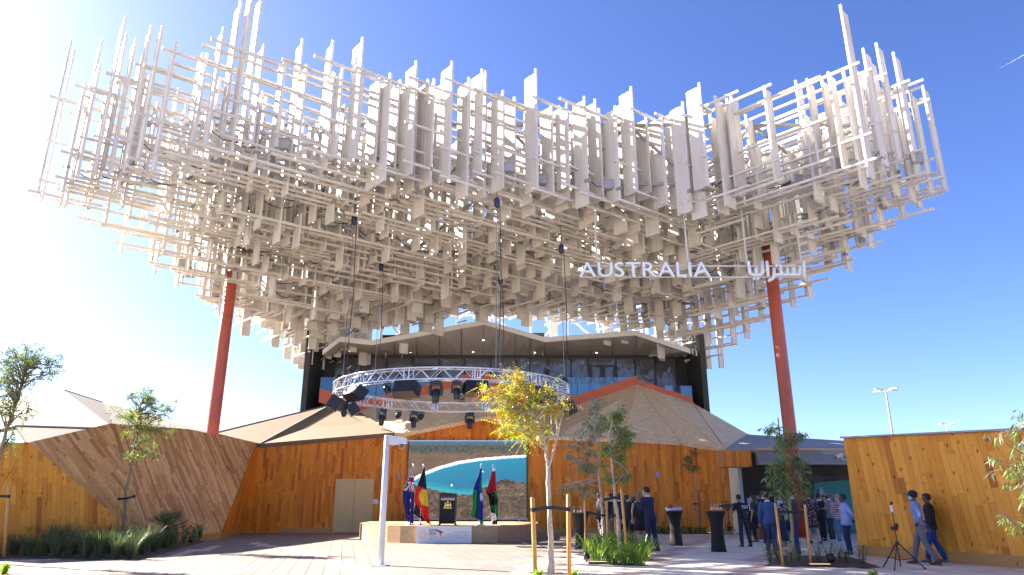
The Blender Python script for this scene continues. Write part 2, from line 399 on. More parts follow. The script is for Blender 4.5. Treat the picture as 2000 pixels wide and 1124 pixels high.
def zone(x, y):
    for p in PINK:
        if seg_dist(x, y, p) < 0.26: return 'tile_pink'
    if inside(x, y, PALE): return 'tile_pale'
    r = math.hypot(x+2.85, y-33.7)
    if r < 8.2 and x > -9 and x < 2.6: return 'tile_cream_sun'
    if x > 1.2 + 0.10*(y-17): return 'tile_grey_shade'  # edge follows where canopy shade begins; the sunlit side takes the darker tile
    if x > -4.5 - 0.35*(y-17) or y > 27.5 + 0.25*(x+9): return 'tile_mid_sun'
    return 'tile_cream_sun'
TW, TL, GAP = 0.40, 0.80, 0.012
A13 = R(13); ca, sa = math.cos(A13), math.sin(A13)
tiles = []
for i in range(-110, 90):
    for j in range(-10, 70):
        u = i*TW; w = (j + (0.5 if i % 2 else 0))*TL
        # long side along the rotated Y axis
        cx, cy = u*ca - w*sa, u*sa + w*ca + 8
        if not (13.5 < cy < 44 and -26 < cx < 22): continue
        if abs(cx) > 0.82*cy + 4: continue
        if any(inside(cx, cy, b) for b in beds2): continue
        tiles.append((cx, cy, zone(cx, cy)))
proto = {}
hw, hl = TW/2-GAP/2, TL/2-GAP/2
def tile_pts(cx, cy, z):
    return [(cx + a*ca - b*sa, cy + a*sa + b*ca, z) for a, b in ((-hw,-hl),(hw,-hl),(hw,hl),(-hw,hl))]
tiles.sort(key=lambda t: t[1] + (0 if abs(t[0]) < 0.72*t[1] else 100))
vis = [t for t in tiles if t[1] > 17.0]; near = [t for t in tiles if t[1] <= 17.0]
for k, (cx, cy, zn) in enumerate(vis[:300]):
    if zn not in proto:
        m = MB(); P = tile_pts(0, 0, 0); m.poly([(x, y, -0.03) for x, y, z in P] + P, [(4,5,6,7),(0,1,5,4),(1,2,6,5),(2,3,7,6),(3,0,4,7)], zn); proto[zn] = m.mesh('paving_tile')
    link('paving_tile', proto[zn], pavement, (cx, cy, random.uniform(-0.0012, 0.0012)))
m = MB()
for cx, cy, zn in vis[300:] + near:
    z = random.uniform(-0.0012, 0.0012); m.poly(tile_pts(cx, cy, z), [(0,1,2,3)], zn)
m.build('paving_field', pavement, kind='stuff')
for b, mt, nm in ((BED_C,'soil','planting_bed'), (BED_R,'soil','planting_bed'), (BED_L,'soil','planting_bed'), (BED_W,'soil','planting_bed'), (BED_N,'gravel_red','planting_bed')):
    m = MB(); c = sum(b, Vector())/len(b); n = 14; ring = []
    for i in range(len(b)):
        for t in range(6): ring.append(b[i].lerp(b[(i+1) % len(b)], t/6))
    pts = [Vector((p.x, p.y, 0.006)) for p in ring]; L = len(pts); rows = [pts]
    for s in (0.8, 0.55, 0.3): rows.append([Vector((c.x + (p.x-c.x)*s, c.y + (p.y-c.y)*s, 0.02 + 0.05*mnoise.noise(Vector((p.x*2, p.y*2, s*5)))+0.03)) for p in ring])
    V = [p for r_ in rows for p in r_] + [Vector((c.x, c.y, 0.06))]; F = []
    for k in range(3):
        for i in range(L): F.append((k*L+i, k*L+(i+1) % L, (k+1)*L+(i+1) % L, (k+1)*L+i))
    for i in range(L): F.append((3*L+i, 3*L+(i+1) % L, 4*L))
    m.poly(V, F, mt); m.build(nm, kind='structure', smooth=True)

# ================================================================ timber walls, plank by plank
PL_MESH = {}
def plank_mesh(w, l, mat):
    k = (round(w,3), round(l,3), mat)
    if k not in PL_MESH:
        m = MB(); t = 0.03; b = 0.004; x, y = w/2, l/2
        m.poly([(-x,-y,0),(x,-y,0),(x,y,0),(-x,y,0),(-x,-y,t-b),(x,-y,t-b),(x,y,t-b),(-x,y,t-b),(-x+b,-y+b,t),(x-b,-y+b,t),(x-b,y-b,t),(-x+b,y-b,t)],
               [(8,9,10,11),(4,5,9,8),(5,6,10,9),(6,7,11,10),(7,4,8,11),(0,1,5,4),(1,2,6,5),(2,3,7,6),(3,0,4,7)], mat)
        PL_MESH[k] = m.mesh('plank')
    return PL_MESH[k]
def plank_wall(label, facets, base, skip=None, back=0.25, seed=1, wall_mat='timber_brown'):
    """facets: (3-D convex outline, plank direction, plank width, lengths, material)"""
    rnd = random.Random(seed); root = thing('timber_wall', label, 'wall', base); inv = Vector(base)
    full, part, bk = [], [], MB()
    for poly, axis, w, lens, mat in facets:
        n = (poly[1]-poly[0]).cross(poly[2]-poly[0]).normalized()
        if n.dot(poly[0]-CAM) > 0: n = -n
        ax = (axis - n*axis.dot(n)).normalized(); ux = ax.cross(n).normalized(); o = poly[0]
        P = [((p-o).dot(ux), (p-o).dot(ax)) for p in poly]
        s = sum(P[i][0]*P[(i+1) % len(P)][1]-P[(i+1) % len(P)][0]*P[i][1] for i in range(len(P)))
        if s < 0: P = P[::-1]
        B = [o + ux*x + ax*y for x, y in P]
        bk.poly([p - n*0.002 for p in B] + [p - n*back for p in B], [tuple(range(len(B))), tuple(range(len(B), 2*len(B)))[::-1]] + [(i, len(B)+i, len(B)+(i+1) % len(B), (i+1) % len(B)) for i in range(len(B))], wall_mat)
        u0, u1 = min(p[0] for p in P), max(p[0] for p in P); v0, v1 = min(p[1] for p in P), max(p[1] for p in P)
        fr = Matrix((ux, ax, n)).transposed().to_4x4(); u = u0
        while u < u1:
            v = v0 - rnd.random()*lens[-1]
            while v < v1:
                l = rnd.choice(lens); g_ = 0.0025
                rect = [(u+g_, v+g_), (u+w-g_, v+g_), (u+w-g_, v+l-g_), (u+g_, v+l-g_)]
                c = clip_poly(rect, P); ctr = o + ux*(u+w/2) + ax*(v+l/2)
                if len(c) >= 3 and area2(c) > 0.004 and not (skip and skip(ctr, u, v, w, l)):
                    proud = rnd.uniform(0, 0.010)
                    if abs(area2(c) - area2(rect)) < 1e-6: full.append((ctr + n*proud, fr, w, l, mat, area2(c)))
                    else: part.append((o + n*proud, ux, ax, n, c, mat, area2(c)))
                v += l
            u += w
    allp = [('f', x, x[-1]) for x in full] + [('p', x, x[-1]) for x in part]
    allp.sort(key=lambda t: -t[2]); rest = MB()
    for k, (kind, x, a) in enumerate(allp):
        if kind == 'f':
            ctr, fr, w, l, mat, _ = x
            if k < 300:
                o_ = bpy.data.objects.new('plank', plank_mesh(w-.005, l-.005, mat)); COL.objects.link(o_); o_.parent = root
                o_.matrix_basis = Matrix.Translation(ctr - inv) @ fr
            else:
                ux, ax, n = [Vector(fr.col[i][:3]) for i in range(3)]
                rest.obox(ctr + n*0.015, ux*(w/2-.0025), ax*(l/2-.0025), n*0.015, mat)
        else:
            o, ux, ax, n, c, mat, _ = x; m = rest if k >= 300 else MB()
            m.prism(c, o, ux, ax, n*0.03, mat)
            if k < 300: m.build('plank', root)
    if rest.v: rest.build('plank_field', root, kind='stuff')
    bk.build('backing', root)
    return root
def skirting(pts, root, h=0.26, mat='timber_skirting'):
    for a, b in zip(pts, pts[1:]):
        d = (b-a).normalized(); n = Vector((d.y, -d.x, 0))
        if n.dot(a-CAM) > 0: n = -n
        m = MB(); m.bar(a + n*0.05 + Vector((0,0,h/2)), b + n*0.05 + Vector((0,0,h/2)), 0.06, h, mat); m.build('skirting_board', root)
Z = Vector((0,0,1)); LENS = (0.6, 0.9, 1.2, 1.6)
YW = 38.5
# left faceted wall
B0, Bm, B1, B2 = gp(-90,1092), gp(290,1066), gp(425,1053.5), Vector((-14.35, 38.6, 0))
T00, T0, T1, T2, T3 = at(-90,868,22.6), at(56,865,24), at(215,828,27.5), at(366,839,33), at(500,866,38.5)
def facet_axis(poly, pa, pb):
    n = (poly[1]-poly[0]).cross(poly[2]-poly[0]).normalized(); return rp(*pb, poly[0], n) - rp(*pa, poly[0], n)
f1 = [B0, Bm, T0]; f2 = [T0, Bm, T1]; f3 = [Bm, T2, T1]; f4 = [Bm, B1, T2]; f5 = [B1, T3, T2]; f1b = [B0, T0, T00]
wl = plank_wall('low wall of golden upright planks and brown slanting planks behind the grass bed',
    [(f1, Z, 0.17, LENS, 'timber_gold'), (f1b, Z, 0.17, LENS, 'timber_gold'), (f2, facet_axis(f2, (150,860), (245,985)), 0.15, LENS, 'timber_brown'),
     (f3, facet_axis(f3, (241,842), (301,1018)), 0.15, LENS, 'timber_brown'), (f4, facet_axis(f4, (330,880), (400,1040)), 0.15, LENS, 'timber_brown'),
     (f5, facet_axis(f5, (380,850), (440,1000)), 0.15, LENS, 'timber_brown')], (B1.x, B1.y, 0), seed=3)
skirting([B0, Bm, B1], wl)
# wall between the left wall and the screen, with the tan door
Wa, Wb = Vector((-14.3, YW, 0)), Vector((-5.6, YW, 0))
Ta, Tb = T3.copy(), at(769,846,YW); Tc = at(797,843,YW); Wb = Vector((Tc.x, YW, 0)); Tb2 = Vector((Tc.x, YW, Tb.z))
tri = [B1, B2, T3]
def skip_door(c, u, v, w, l): return False
wm = plank_wall('orange plank wall with the tan double door, between left wall and screen',
    [([Vector((-14.35,YW,0)), Wb, Tc, Tb, Ta], Z, 0.15, LENS, 'timber_orange'), (tri, T3-B1*0.35-B2*0.65, 0.15, LENS, 'timber_orange')], (-10, YW, 0), seed=5)
skirting([B1, B2 + Vector((0,-0.02,0)), Vector((at(648,1040,YW).x, YW, 0))], wm); skirting([Vector((at(729,1040,YW).x, YW, 0)), Wb], wm)
# wall around the screen
Sx0, Sx1 = at(797,940,YW).x, at(1028,940,YW).x; Sz0, Sz1 = at(900,1013,YW).z, at(900,863,YW).z
Pk = at(957,813,YW); Tr = at(1030,843,YW); Xr = Tr.x
def skip_screen(c, u, v, w, l): return Sx0+0.2 < c.x < Sx1-0.2 and Sz0+l*0.6 < c.z < Sz1-l*0.6
wc = plank_wall('gabled orange plank wall behind the outdoor screen',
    [([Vector((Wb.x,YW,0)), Vector((Xr,YW,0)), Tr, Pk, Tc], Z, 0.15, LENS, 'timber_orange')], (-2, YW, 0), skip_screen, seed=8)
skirting([Vector((Wb.x,YW,0)), Vector((Xr,YW,0))], wc)
# wall right of the screen
X3 = at(1332,960,YW).x; E1 = Vector((X3, YW, 0)); E2 = Vector((11.6, 36.9, 0)); t69, t220, t330, t410 = at(1069,852,YW), at(1220,858,YW), at(1330,864,YW), at(1412,879,36.9)
t330.x = X3; E2.x = t410.x
wr = plank_wall('orange plank wall between the screen and the entrance',
    [([Vector((Xr,YW,0)), E1, t330, t220, at(1030,850,YW)], Z, 0.15, LENS, 'timber_orange'), ([E1, E2, t410, t330], Z, 0.15, LENS, 'timber_orange'),
     ([E2, Vector((E2.x+0.35,37.5,0)), Vector((E2.x+0.35,37.5,t410.z)), t410], Z, 0.15, LENS, 'timber_orange')], (6, YW, 0), seed=11)
skirting([Vector((Xr,YW,0)), E1, E2], wr)
# right wall
Ra, Rb = gp(1681,1085), gp(2000,1111); dR = (Rb-Ra).normalized(); Rc = Ra + dR*11
hR = at(1649,857,Ra.y).z; hR2 = 3.42
Rtc = Rc + Vector((0,0,hR2-0.25)); Rta = Ra + Vector((-0.02,0,hR))
fR = [Ra, Rc, Rtc, Rta]
wg = plank_wall('golden plank wall beside the entrance, behind the slim black tripod',
    [(fR, facet_axis(fR, (1800,870), (1850,1060)), 0.19, (0.7,1.1,1.5,2.0), 'timber_gold')], (Ra.x, Ra.y, 0), seed=14)
skirting([Ra, Rc], wg, 0.30)
m = MB(); m.bar(Rta + Vector((0,0,0.03)), Rtc + Vector((0,0,0.03)), 0.36, 0.05, 'roof_grey'); m.build('coping', wg)

# door, plates on the walls
dx0, dx1, dzt = at(655,980,YW).x, at(728,980,YW).x, at(690,937,YW).z
d = thing('double_door', 'tan flush double door in the orange plank wall', 'door', ((dx0+dx1)/2, YW-0.05, 0)); hwD = (dx1-dx0)/2
for s in (-1, 1):
    m = MB(); m.box((min(0.006*s, hwD*s), -0.02, 0.03), (max(0.006*s, hwD*s), 0.02, dzt), 'door_tan'); dl = lb(m, 'door_leaf', d)
    m = MB(); m.box((0.10*s-0.02, -0.035, 0.98), (0.10*s+0.02, -0.021, 1.1), 'door_tan'); lb(m, 'pull_plate', dl)
    m = MB(); m.box((min(hwD*s, (hwD+0.03)*s), -0.026, 0), (max(hwD*s, (hwD+0.03)*s), 0.03, dzt+0.03), 'door_tan'); lb(m, 'jamb', d)
m = MB(); m.box((-hwD, -0.026, dzt+0.001), (hwD, 0.03, dzt+0.03), 'door_tan'); lb(m, 'head', d)
def wall_box(name, label, cat, px, py, w, h, dp, mat, detail=None):
    p = at(px, py, YW); root = thing(name, label, cat, (p.x, YW-0.04, p.z))
    m = MB(); b = 0.012; m.box((-w/2,-dp,-h/2), (w/2,0.01,h/2), mat); m.box((-w/2+b,-dp-0.01,-h/2+b), (w/2-b,-dp,h/2-b), mat); lb(m, 'casing', root)
    if detail: detail(root, w, h, dp)
    return root
def lines(root, w, h, dp):
    for k in range(3):
        m = MB(); m.box((-w*0.32, -dp-0.014, h*(0.2-0.2*k)), (w*(0.3-0.1*k), -dp-0.0105, h*(0.25-0.2*k)), 'plate_grey'); lb(m, 'print_line', root)
wall_box('wall_plate', 'small white notice plate beside the tan door', 'plate', 733, 980, 0.30, 0.22, 0.015, 'plate_white', lines)
def horn(root, w, h, dp):
    for k in (-1, 1):
        m = MB(); m.lathe((0,0,0), [(0.05,0),(0.07,0.03),(0.06,0.032)], 'plate_grey', 12); m.xf(Matrix.Translation((0,-dp-0.01,0.09*k)) @ Matrix.Rotation(R(90),4,'X')); lb(m, 'sounder', root)
wall_box('wall_alarm', 'grey two-part alarm sounder on the plank wall left of the screen', 'alarm', 780, 930, 0.13, 0.34, 0.05, 'plate_grey', horn)
wall_box('wall_light', 'small grey wall box high on the orange wall right of the screen', 'wall box', 1283, 928, 0.24, 0.30, 0.14, 'plate_grey', lines)

# ================================================================ roofs
def roof(label, pts, faces, mats, seams=(), thick=0.22, base=(0,0,0)):
    root = thing('pavilion_roof', label, 'roof', base)
    for f, mt in zip(faces, mats):
        P = [pts[k] for k in f]; n = (P[1]-P[0]).cross(P[2]-P[0]).normalized()
        if n.z < 0: P = P[::-1]; n = -n
        L = len(P); m = MB(); m.poly(P + [p - n*thick for p in P], [tuple(range(L)), tuple(range(L,2*L))[::-1]] + [(i, L+i, L+(i+1) % L, (i+1) % L) for i in range(L)], mt)
        m.build('roof_plane', root)
    for a, b, mt, w in seams:
        A, B = (pts[a] if isinstance(a, str) else a), (pts[b] if isinstance(b, str) else b)
        m = MB(); m.bar(A + Vector((0,0,0.02)), B + Vector((0,0,0.02)), w, 0.05, mt); m.build('ridge_strip', root)
    return root
YB = 45.0
# left tent-shaped roof
pt = dict(l=at(420,846,40), e0=at(508,867,38.3), e1=at(770,845,38.3), a=at(646,791,43.5), a2=at(700,804,43.5), b=at(560,815,46))
roof('pale tan tent-shaped roof above the tan double door', pt, ['l e0 a'.split(), 'e0 e1 a2 a'.split(), 'l a b'.split()],
     ['roof_membrane']*3, [('a','e0','steel_grey',0.07), ('l','a','roof_membrane',0.06), ('a','a2','roof_membrane',0.06)], base=(-11,40,4))
# centre roof with the gable
pc = dict(L=at(692,806,YB), P=at(942,742,YB), V=at(1070,810,YB), a=at(770,846,38.3), b=at(789,846,38.2), c=at(957,812,38.2), d=at(1031,842,38.2), e=at(1071,852,38.2))
roof('boarded timber roof with a peak above the outdoor screen', pc, ['a L P b'.split(), 'b P c'.split(), 'c P d'.split(), 'd P V e'.split()],
     ['roof_boards']*4, [('b','P','roof_boards',0.1), ('a','L','steel_grey',0.06), ('d','P','roof_boards',0.08)], base=(-2,40,5))
# right roof
pr = dict(V=at(1070,810,YB), P=at(1245,752,YB), Q=at(1353,787,YB), R_=at(1462,849,42), a=at(1071,852,38.2), b=at(1220,857,38.2), c=at(1330,863,38.2), d=at(1418,879,36.7))
s1 = pr['P'].lerp(pr['d'], 0.5)
roof('boarded timber roof fanning down from the right-hand peak to the entrance', pr, ['a V P b'.split(), 'b P c'.split(), 'c P d'.split(), 'd P Q'.split(), 'd Q R_'.split()],
     ['roof_boards']*5, [('c','P','roof_boards',0.09), ('d','P','roof_boards',0.11), ('d','Q','roof_boards',0.07), ('b','P','roof_boards',0.07)], base=(8,40,5))
# grey low roof above the entrance
pg = dict(a=at(1418,879,36.6), b=at(1462,849,42), c=at(1660,862,40), d=at(1700,880,35.6), e=at(1662,880,35.4))
pg['c'] = at(1720,866,40)
roof('flat grey roof over the entrance', pg, ['a b c e'.split(), 'e c d'.split()], ['roof_grey']*2, [('a','b','steel_grey',0.06), (at(1560,874,37),'c','steel_grey',0.05)], base=(14,38,4))
# far pale roof at the left
pf = dict(a=at(124,762,46), l=at(-160,810,46), l2=at(-160,870,38), m=at(30,832,36), n=at(225,838,36), r=at(440,852,40), k=at(200,786,48), j=at(330,822,46), o=at(60,876,34), q=at(235,878,34))
roof('large pale roof rising behind the left plank wall', pf, ['l a m l2'.split(), 'a n m'.split(), 'a k j n'.split(), 'n j r'.split(), 'm n q o'.split()],
     ['roof_pale']*5, [('m','n','steel_grey',0.08), ('a','k','roof_pale',0.06)], base=(-26,40,5))

# ================================================================ entrance
en = thing('entrance_portico', 'dark recessed entrance under a grey steel beam', 'entrance', (15, 37, 0))
m = MB(); m.box((12.35,35.7,3.42), (21,36.05,4.05), 'beam_grey'); m.build('beam', en)
m = MB(); m.box((12.36,35.6,4.051), (21,36.15,4.14), 'timber_brown'); m.build('beam_cap', en)
m = MB(); m.box((12.36,35.66,3.36), (21,36.1,3.419), 'steel_grey'); m.build('beam_flange', en)
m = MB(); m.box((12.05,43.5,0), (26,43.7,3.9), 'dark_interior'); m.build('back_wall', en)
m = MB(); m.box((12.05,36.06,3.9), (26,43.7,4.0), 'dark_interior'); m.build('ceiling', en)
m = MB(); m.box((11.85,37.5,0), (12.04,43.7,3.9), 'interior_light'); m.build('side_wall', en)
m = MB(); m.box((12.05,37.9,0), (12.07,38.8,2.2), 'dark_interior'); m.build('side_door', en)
hb = thing('timber_header', 'short orange plank box over the entrance corner', 'header', (12.0, 36, 3.3))
hx0, hx1, hz0, hz1 = at(1414,900,36).x, at(1468,900,36).x, at(1440,912,36).z, at(1440,880,36).z
m = MB(); m.box((hx0,36.03,hz0), (hx1,37.4,hz1), 'timber_brown'); m.build('core', hb)
nw = int((hx1-hx0)/0.1)
for k in range(nw):
    m = MB(); x = hx0 + (hx1-hx0)*k/nw; m.box((x+.002,36.0-random.uniform(0,.006),hz0), (x+(hx1-hx0)/nw-.002,36.028,hz1), 'timber_orange'); m.build('plank', hb)
mu = thing('mural_panel', 'teal mural panel with blue and lilac shard shapes inside the entrance', 'mural', (19, 40.5, 0))
mY = 40.0
q0, q1 = at(1586,1030,mY), at(1690,935,mY)
m = MB(); m.poly([Vector((q0.x,mY,0.05)), Vector((q1.x+2,mY,0.05)), Vector((q1.x+2,mY,at(1700,930,mY).z)), at(1660,937,mY), at(1590,944,mY)] , [(0,1,2,3,4)], 'teal_print')
m.poly([Vector((q0.x,mY+.08,0.05)), Vector((q1.x+2,mY+.08,0.05)), Vector((q1.x+2,mY+.08,3)), Vector((q0.x,mY+.08,2.9))], [(3,2,1,0)], 'dark_interior'); m.build('panel', mu)
for tri_, mt in ((((1600,950),(1590,985),(1597,1000)), 'dark_wall'), (((1602,950),(1612,965),(1604,990),(1598,968)), 'lilac_print'), (((1604,990),(1612,964),(1618,985),(1612,1000)), 'blue_print'), (((1618,960),(1628,968),(1622,974)), 'orange_print')):
    m = MB(); P = [at(a, b, mY-0.02) for a, b in tri_]; m.poly(P + [p + Vector((0,0.018,0)) for p in P], [tuple(range(len(P))), tuple(range(len(P),2*len(P)))[::-1]] + [(i, len(P)+i, len(P)+(i+1) % len(P), (i+1) % len(P)) for i in range(len(P))], mt); m.build('shard', mu)

# ================================================================ upper storey with balcony
YF = 48.0
ub = thing('upper_storey', 'dark glazed upper storey with zigzag overhanging eave and balcony', 'building', (0, YF, 0))
xl, xr = at(622,740,YF).x, at(1353,740,YF).x; xgl, xgr = at(652,740,YF).x, at(1322,740,YF).x
zt = at(1000,694,YF).z; zg = at(1000,700,YF).z; ztop = at(1348,668,YF).z
for a, b in ((xl, xgl), (xgr, xr)):
    m = MB(); m.box((a,YF-3.6,4.5), (a+0.35,YF+7,ztop) if a == xl else (a+0.1,YF+7,ztop), 'dark_wall') if a == xl else m.box((b-0.35,YF-3.6,4.5), (b,YF+7,ztop), 'dark_wall'); m.build('end_wall', ub)
    m = MB(); m.box((a+.36,YF,5), (b+.02,YF+0.3,zg+0.1), 'dark_wall') if a == xl else m.box((a-.02,YF,5), (b-.36,YF+0.3,zg+0.1), 'dark_wall'); m.build('wall_panel', ub)
m = MB(); m.box((xl+.36,YF-0.02,zg), (xr-.36,YF+0.3,zt+0.2), 'dark_wall'); m.build('head_band', ub)
m = MB(); m.box((xl+.36,YB-1.0,6.2), (xr-.36,YF+6,6.5), 'dark_wall'); m.build('balcony_floor', ub)
m = MB(); m.box((xl+.36,YF+6.5,6.5), (xr-.36,YF+6.9,zt), 'dark_wall'); m.build('rear_wall', ub)
m = MB(); m.box((xl+.36,YF+0.3,zt+.21), (xr-.36,YF+6.9,zt+.4), 'dark_wall'); m.build('flat_roof', ub)
mul = [652,704,754,805,857,907,958,1008,1035,1072,1116,1150,1205,1242,1281,1322]
for a, b in zip(mul, mul[1:]):
    x0, x1 = at(a,740,YF).x, at(b,740,YF).x
    win = MB(); win.box((x0+.05,YF+0.06,6.5), (x1-.05,YF+0.10,zg), 'window_glass'); w_ = win.build('window_pane', ub)
    m = MB(); m.box((x0-.045,YF-0.06,6.5), (x0+.045,YF+0.14,zg), 'black_plastic'); m.build('mullion', ub)
    if a in (805, 1150):
        m = MB(); z = at(1000,715,YF).z; m.box((x0+.06,YF-0.04,z-.06), (x1-.06,YF+0.05,z+.06), 'black_plastic'); m.build('transom', ub)
    if a == 1150:
        m = MB(); xm = (x0+x1)/2; z = at(1000,716,YF).z
        for xx in (x0+.16, xm-.1, xm+.1, x1-.16): m.box((xx-.09,YF-0.03,6.5), (xx+.09,YF+0.055,z), 'black_plastic')
        m.build('door_frame', ub)
m = MB(); x0 = at(1322,740,YF).x; m.box((x0-.045,YF-0.06,6.5), (x0+.045,YF+0.14,zg), 'black_plastic'); m.build('mullion', ub)
# zigzag eave
YE = 44.2
zz = [(630,693),(664,667),(727,674),(945,634),(1064,668),(1241,655),(1347,690)]
fr_ = [at(a, b, YE) for a, b in zz]
bk_ = [Vector((at(a, 694, YF).x, YF-0.03, zt)) for a, b in zz]
nsub = [1, 2, 5, 4, 4, 4]
for k in range(len(zz)-1):
    for s in range(nsub[k]):
        t0, t1 = s/nsub[k]+0.003, (s+1)/nsub[k]-0.003
        P = [fr_[k].lerp(fr_[k+1], t0), fr_[k].lerp(fr_[k+1], t1), bk_[k].lerp(bk_[k+1], t1), bk_[k].lerp(bk_[k+1], t0)]
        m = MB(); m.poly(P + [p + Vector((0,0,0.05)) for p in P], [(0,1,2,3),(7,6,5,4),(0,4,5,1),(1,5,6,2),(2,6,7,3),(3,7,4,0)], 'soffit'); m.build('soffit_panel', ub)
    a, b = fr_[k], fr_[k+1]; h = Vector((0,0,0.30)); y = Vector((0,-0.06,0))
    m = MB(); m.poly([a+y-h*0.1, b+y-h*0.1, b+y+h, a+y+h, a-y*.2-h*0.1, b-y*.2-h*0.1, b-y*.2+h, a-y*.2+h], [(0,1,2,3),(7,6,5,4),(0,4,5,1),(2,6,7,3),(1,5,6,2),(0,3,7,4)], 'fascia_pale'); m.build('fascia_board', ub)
    A, B, C_, D = a+Vector((0,.015,.28)), b+Vector((0,.015,.28)), bk_[k+1]+Vector((0,3,.3)), bk_[k]+Vector((0,3,.3))
    m = MB(); m.poly([A,B,C_,D]+[p-Vector((0,0,.1)) for p in (A,B,C_,D)], [(0,1,2,3),(7,6,5,4),(0,4,5,1),(1,5,6,2),(2,6,7,3),(3,7,4,0)], 'fascia_pale'); m.build('roof_sheet', ub)
for px_, py_ in ((683,686),(802,688),(944,664),(924,688),(1044,689),(1165,689),(1286,688)):
    k = max(i for i in range(len(zz)-1) if zz[i][0] <= px_); t = (px_-zz[k][0])/(zz[k+1][0]-zz[k][0]); A = fr_[k].lerp(fr_[k+1], t); B = bk_[k].lerp(bk_[k+1], t)
    s = (py_ - 694)/((zz[k][1]*(1-t)+zz[k+1][1]*t) - 694); s = min(.85, max(.12, s)); c = B.lerp(A, s)
    m = MB(); m.lathe(c - Vector((0,0,.04)), [(.05,0),(.075,.012),(.075,.06)], 'downlight_glow', 10); m.build('downlight', ub)
# balcony parapet and glass
para = [(624,790),(690,807),(942,742),(1070,810),(1245,752),(1354,788)]
pz = [at(a, b, YB) for a, b in para]; pz[0] = at(622,786,YB)
for k in range(len(para)-1):
    a, b = pz[k], pz[k+1]; n = max(1, int((b-a).length/2.6))
    for s in range(n):
        A, B = a.lerp(b, s/n+.002), a.lerp(b, (s+1)/n-.002); h = Vector((0,0,.62 if k in (1,2,3) else .35)); y = Vector((0,.1,0))
        if k == 0: h = Vector((0,0,.9))
        m = MB(); m.poly([A,B,B+h,A+h,A+y,B+y,B+h+y,A+h+y], [(0,1,2,3),(7,6,5,4),(0,4,5,1),(2,6,7,3),(1,5,6,2),(0,3,7,4)], 'fascia_orange'); m.build('parapet_panel', ub)
zgl = at(1243,737,YB).z
for k in range(len(para)-1):
    a, b = pz[k], pz[k+1]; n = max(2, int((b-a).length/1.9))
    for s in range(n):
        A, B = a.lerp(b, s/n+.004), a.lerp(b, (s+1)/n-.004); y = Vector((0,.05,0)); y2 = Vector((0,.07,0))
        ztp = zgl if k < 4 else zgl - 0.75*((s+.5)/n)
        tA, tB = Vector((A.x,A.y,ztp)), Vector((B.x,B.y,ztp)); A = A + Vector((0,0,.3)); B = B + Vector((0,0,.3))
        if min(ztp-A.z, ztp-B.z) < .1: continue
        m = MB(); m.poly([A+y,B+y,tB+y,tA+y,A+y2,B+y2,tB+y2,tA+y2], [(0,1,2,3),(7,6,5,4),(0,4,5,1),(2,6,7,3),(1,5,6,2),(0,3,7,4)], 'rail_glass'); m.build('balustrade_glass', ub)
m = MB(); 
for k in (1, 2): pass
# roof-top speaker and plant seen over the eave
for px_, py_, w in ((770,659,1.6), (1051,655,0.9)):
    p = at(px_, py_, 46.5); rt = thing('roof_unit', 'long black roof-top unit above the eave' if w > 1 else 'short black roof-top unit beside the eave dip', 'equipment', (p.x, p.y, p.z-.5))
    m = MB(); m.box((p.x-w/2,p.y,p.z-.16),(p.x+w/2,p.y+.5,p.z+.16),'black_plastic'); m.build('housing', rt)
    m = MB()
    for s in (-1, 1): m.box((p.x+s*w*.35-.04,p.y+.2,p.z-1.4),(p.x+s*w*.35+.04,p.y+.28,p.z-.161),'steel_grey')
    m.build('stand', rt)
# ================================================================ pillars
def pillar(label, px, py, Y, ztop, r=0.31):
    p = at(px, py, Y); root = thing('canopy_pillar', label, 'pillar', (p.x, Y, 0), 'red canopy pillars')
    m = MB(); m.lathe((0,0,0), [(r,0.0),(r,ztop*0.33),(r,ztop*0.66),(r,ztop)], 'pillar_red', 28); lb(m, 'shaft', root, True)
    m = MB(); m.lathe((0,0,0), [(r+.18,0.002),(r+.18,.05),(r+.01,.06)], 'pillar_red', 28); lb(m, 'base_plate', root)
    m = MB(); m.box((-.55,-.55,ztop-.14),(.55,.55,ztop+.06),'canopy_white'); lb(m, 'capital', root)
    return root
pillar('tall red steel pillar rising behind the left plank wall', 438, 660, 36.4, 14.9)
pillar('tall red steel pillar standing at the entrance', 1521, 655, 33.9, 15.0)

# ================================================================ the lattice canopy
a1, a2 = R(53), R(43)
D1 = Vector((math.sin(a1), math.cos(a1), 0)); D2 = Vector((-math.sin(a2), math.cos(a2), 0))
FRONT = [(-21.2,27.6), (-11.8,23.6), (-2.6,26.6), (6.8,29.1), (9.6,27.7), (14.5,24.9), (19.4,27.5)]   # plan of the zigzag front rim
ZR, ZT = 15.14, 19.2      # level of the rim's lower and upper beams
OUT = FRONT + [(12.9,49.5), (-13.6,49.5)]
HOLE = [(-9.8,45.2), (9.6,45.2), (11.0,53), (-11.2,53)]
def yfront(x):
    for (x0, y0), (x1, y1) in zip(FRONT, FRONT[1:]):
        if x0 <= x <= x1: return y0 + (y1-y0)*(x-x0)/(x1-x0)
    return 27.5
def under(x, y):
    t = max(0, (y - yfront(x)) / (48 - yfront(x))); c = min(1, abs(x)/13.5)
    # the side edges sink together with the back
    side = 1.0
    return ZR - t*(1.9 + 2.4*c*c)
def zone_of(x, y):
    if x > 8.9 + (y-28)*0.16: return 1
    if y > 40.5 + 0.12*x: return 2
    return 0
FIN_W, FIN_T = 0.80, 0.045
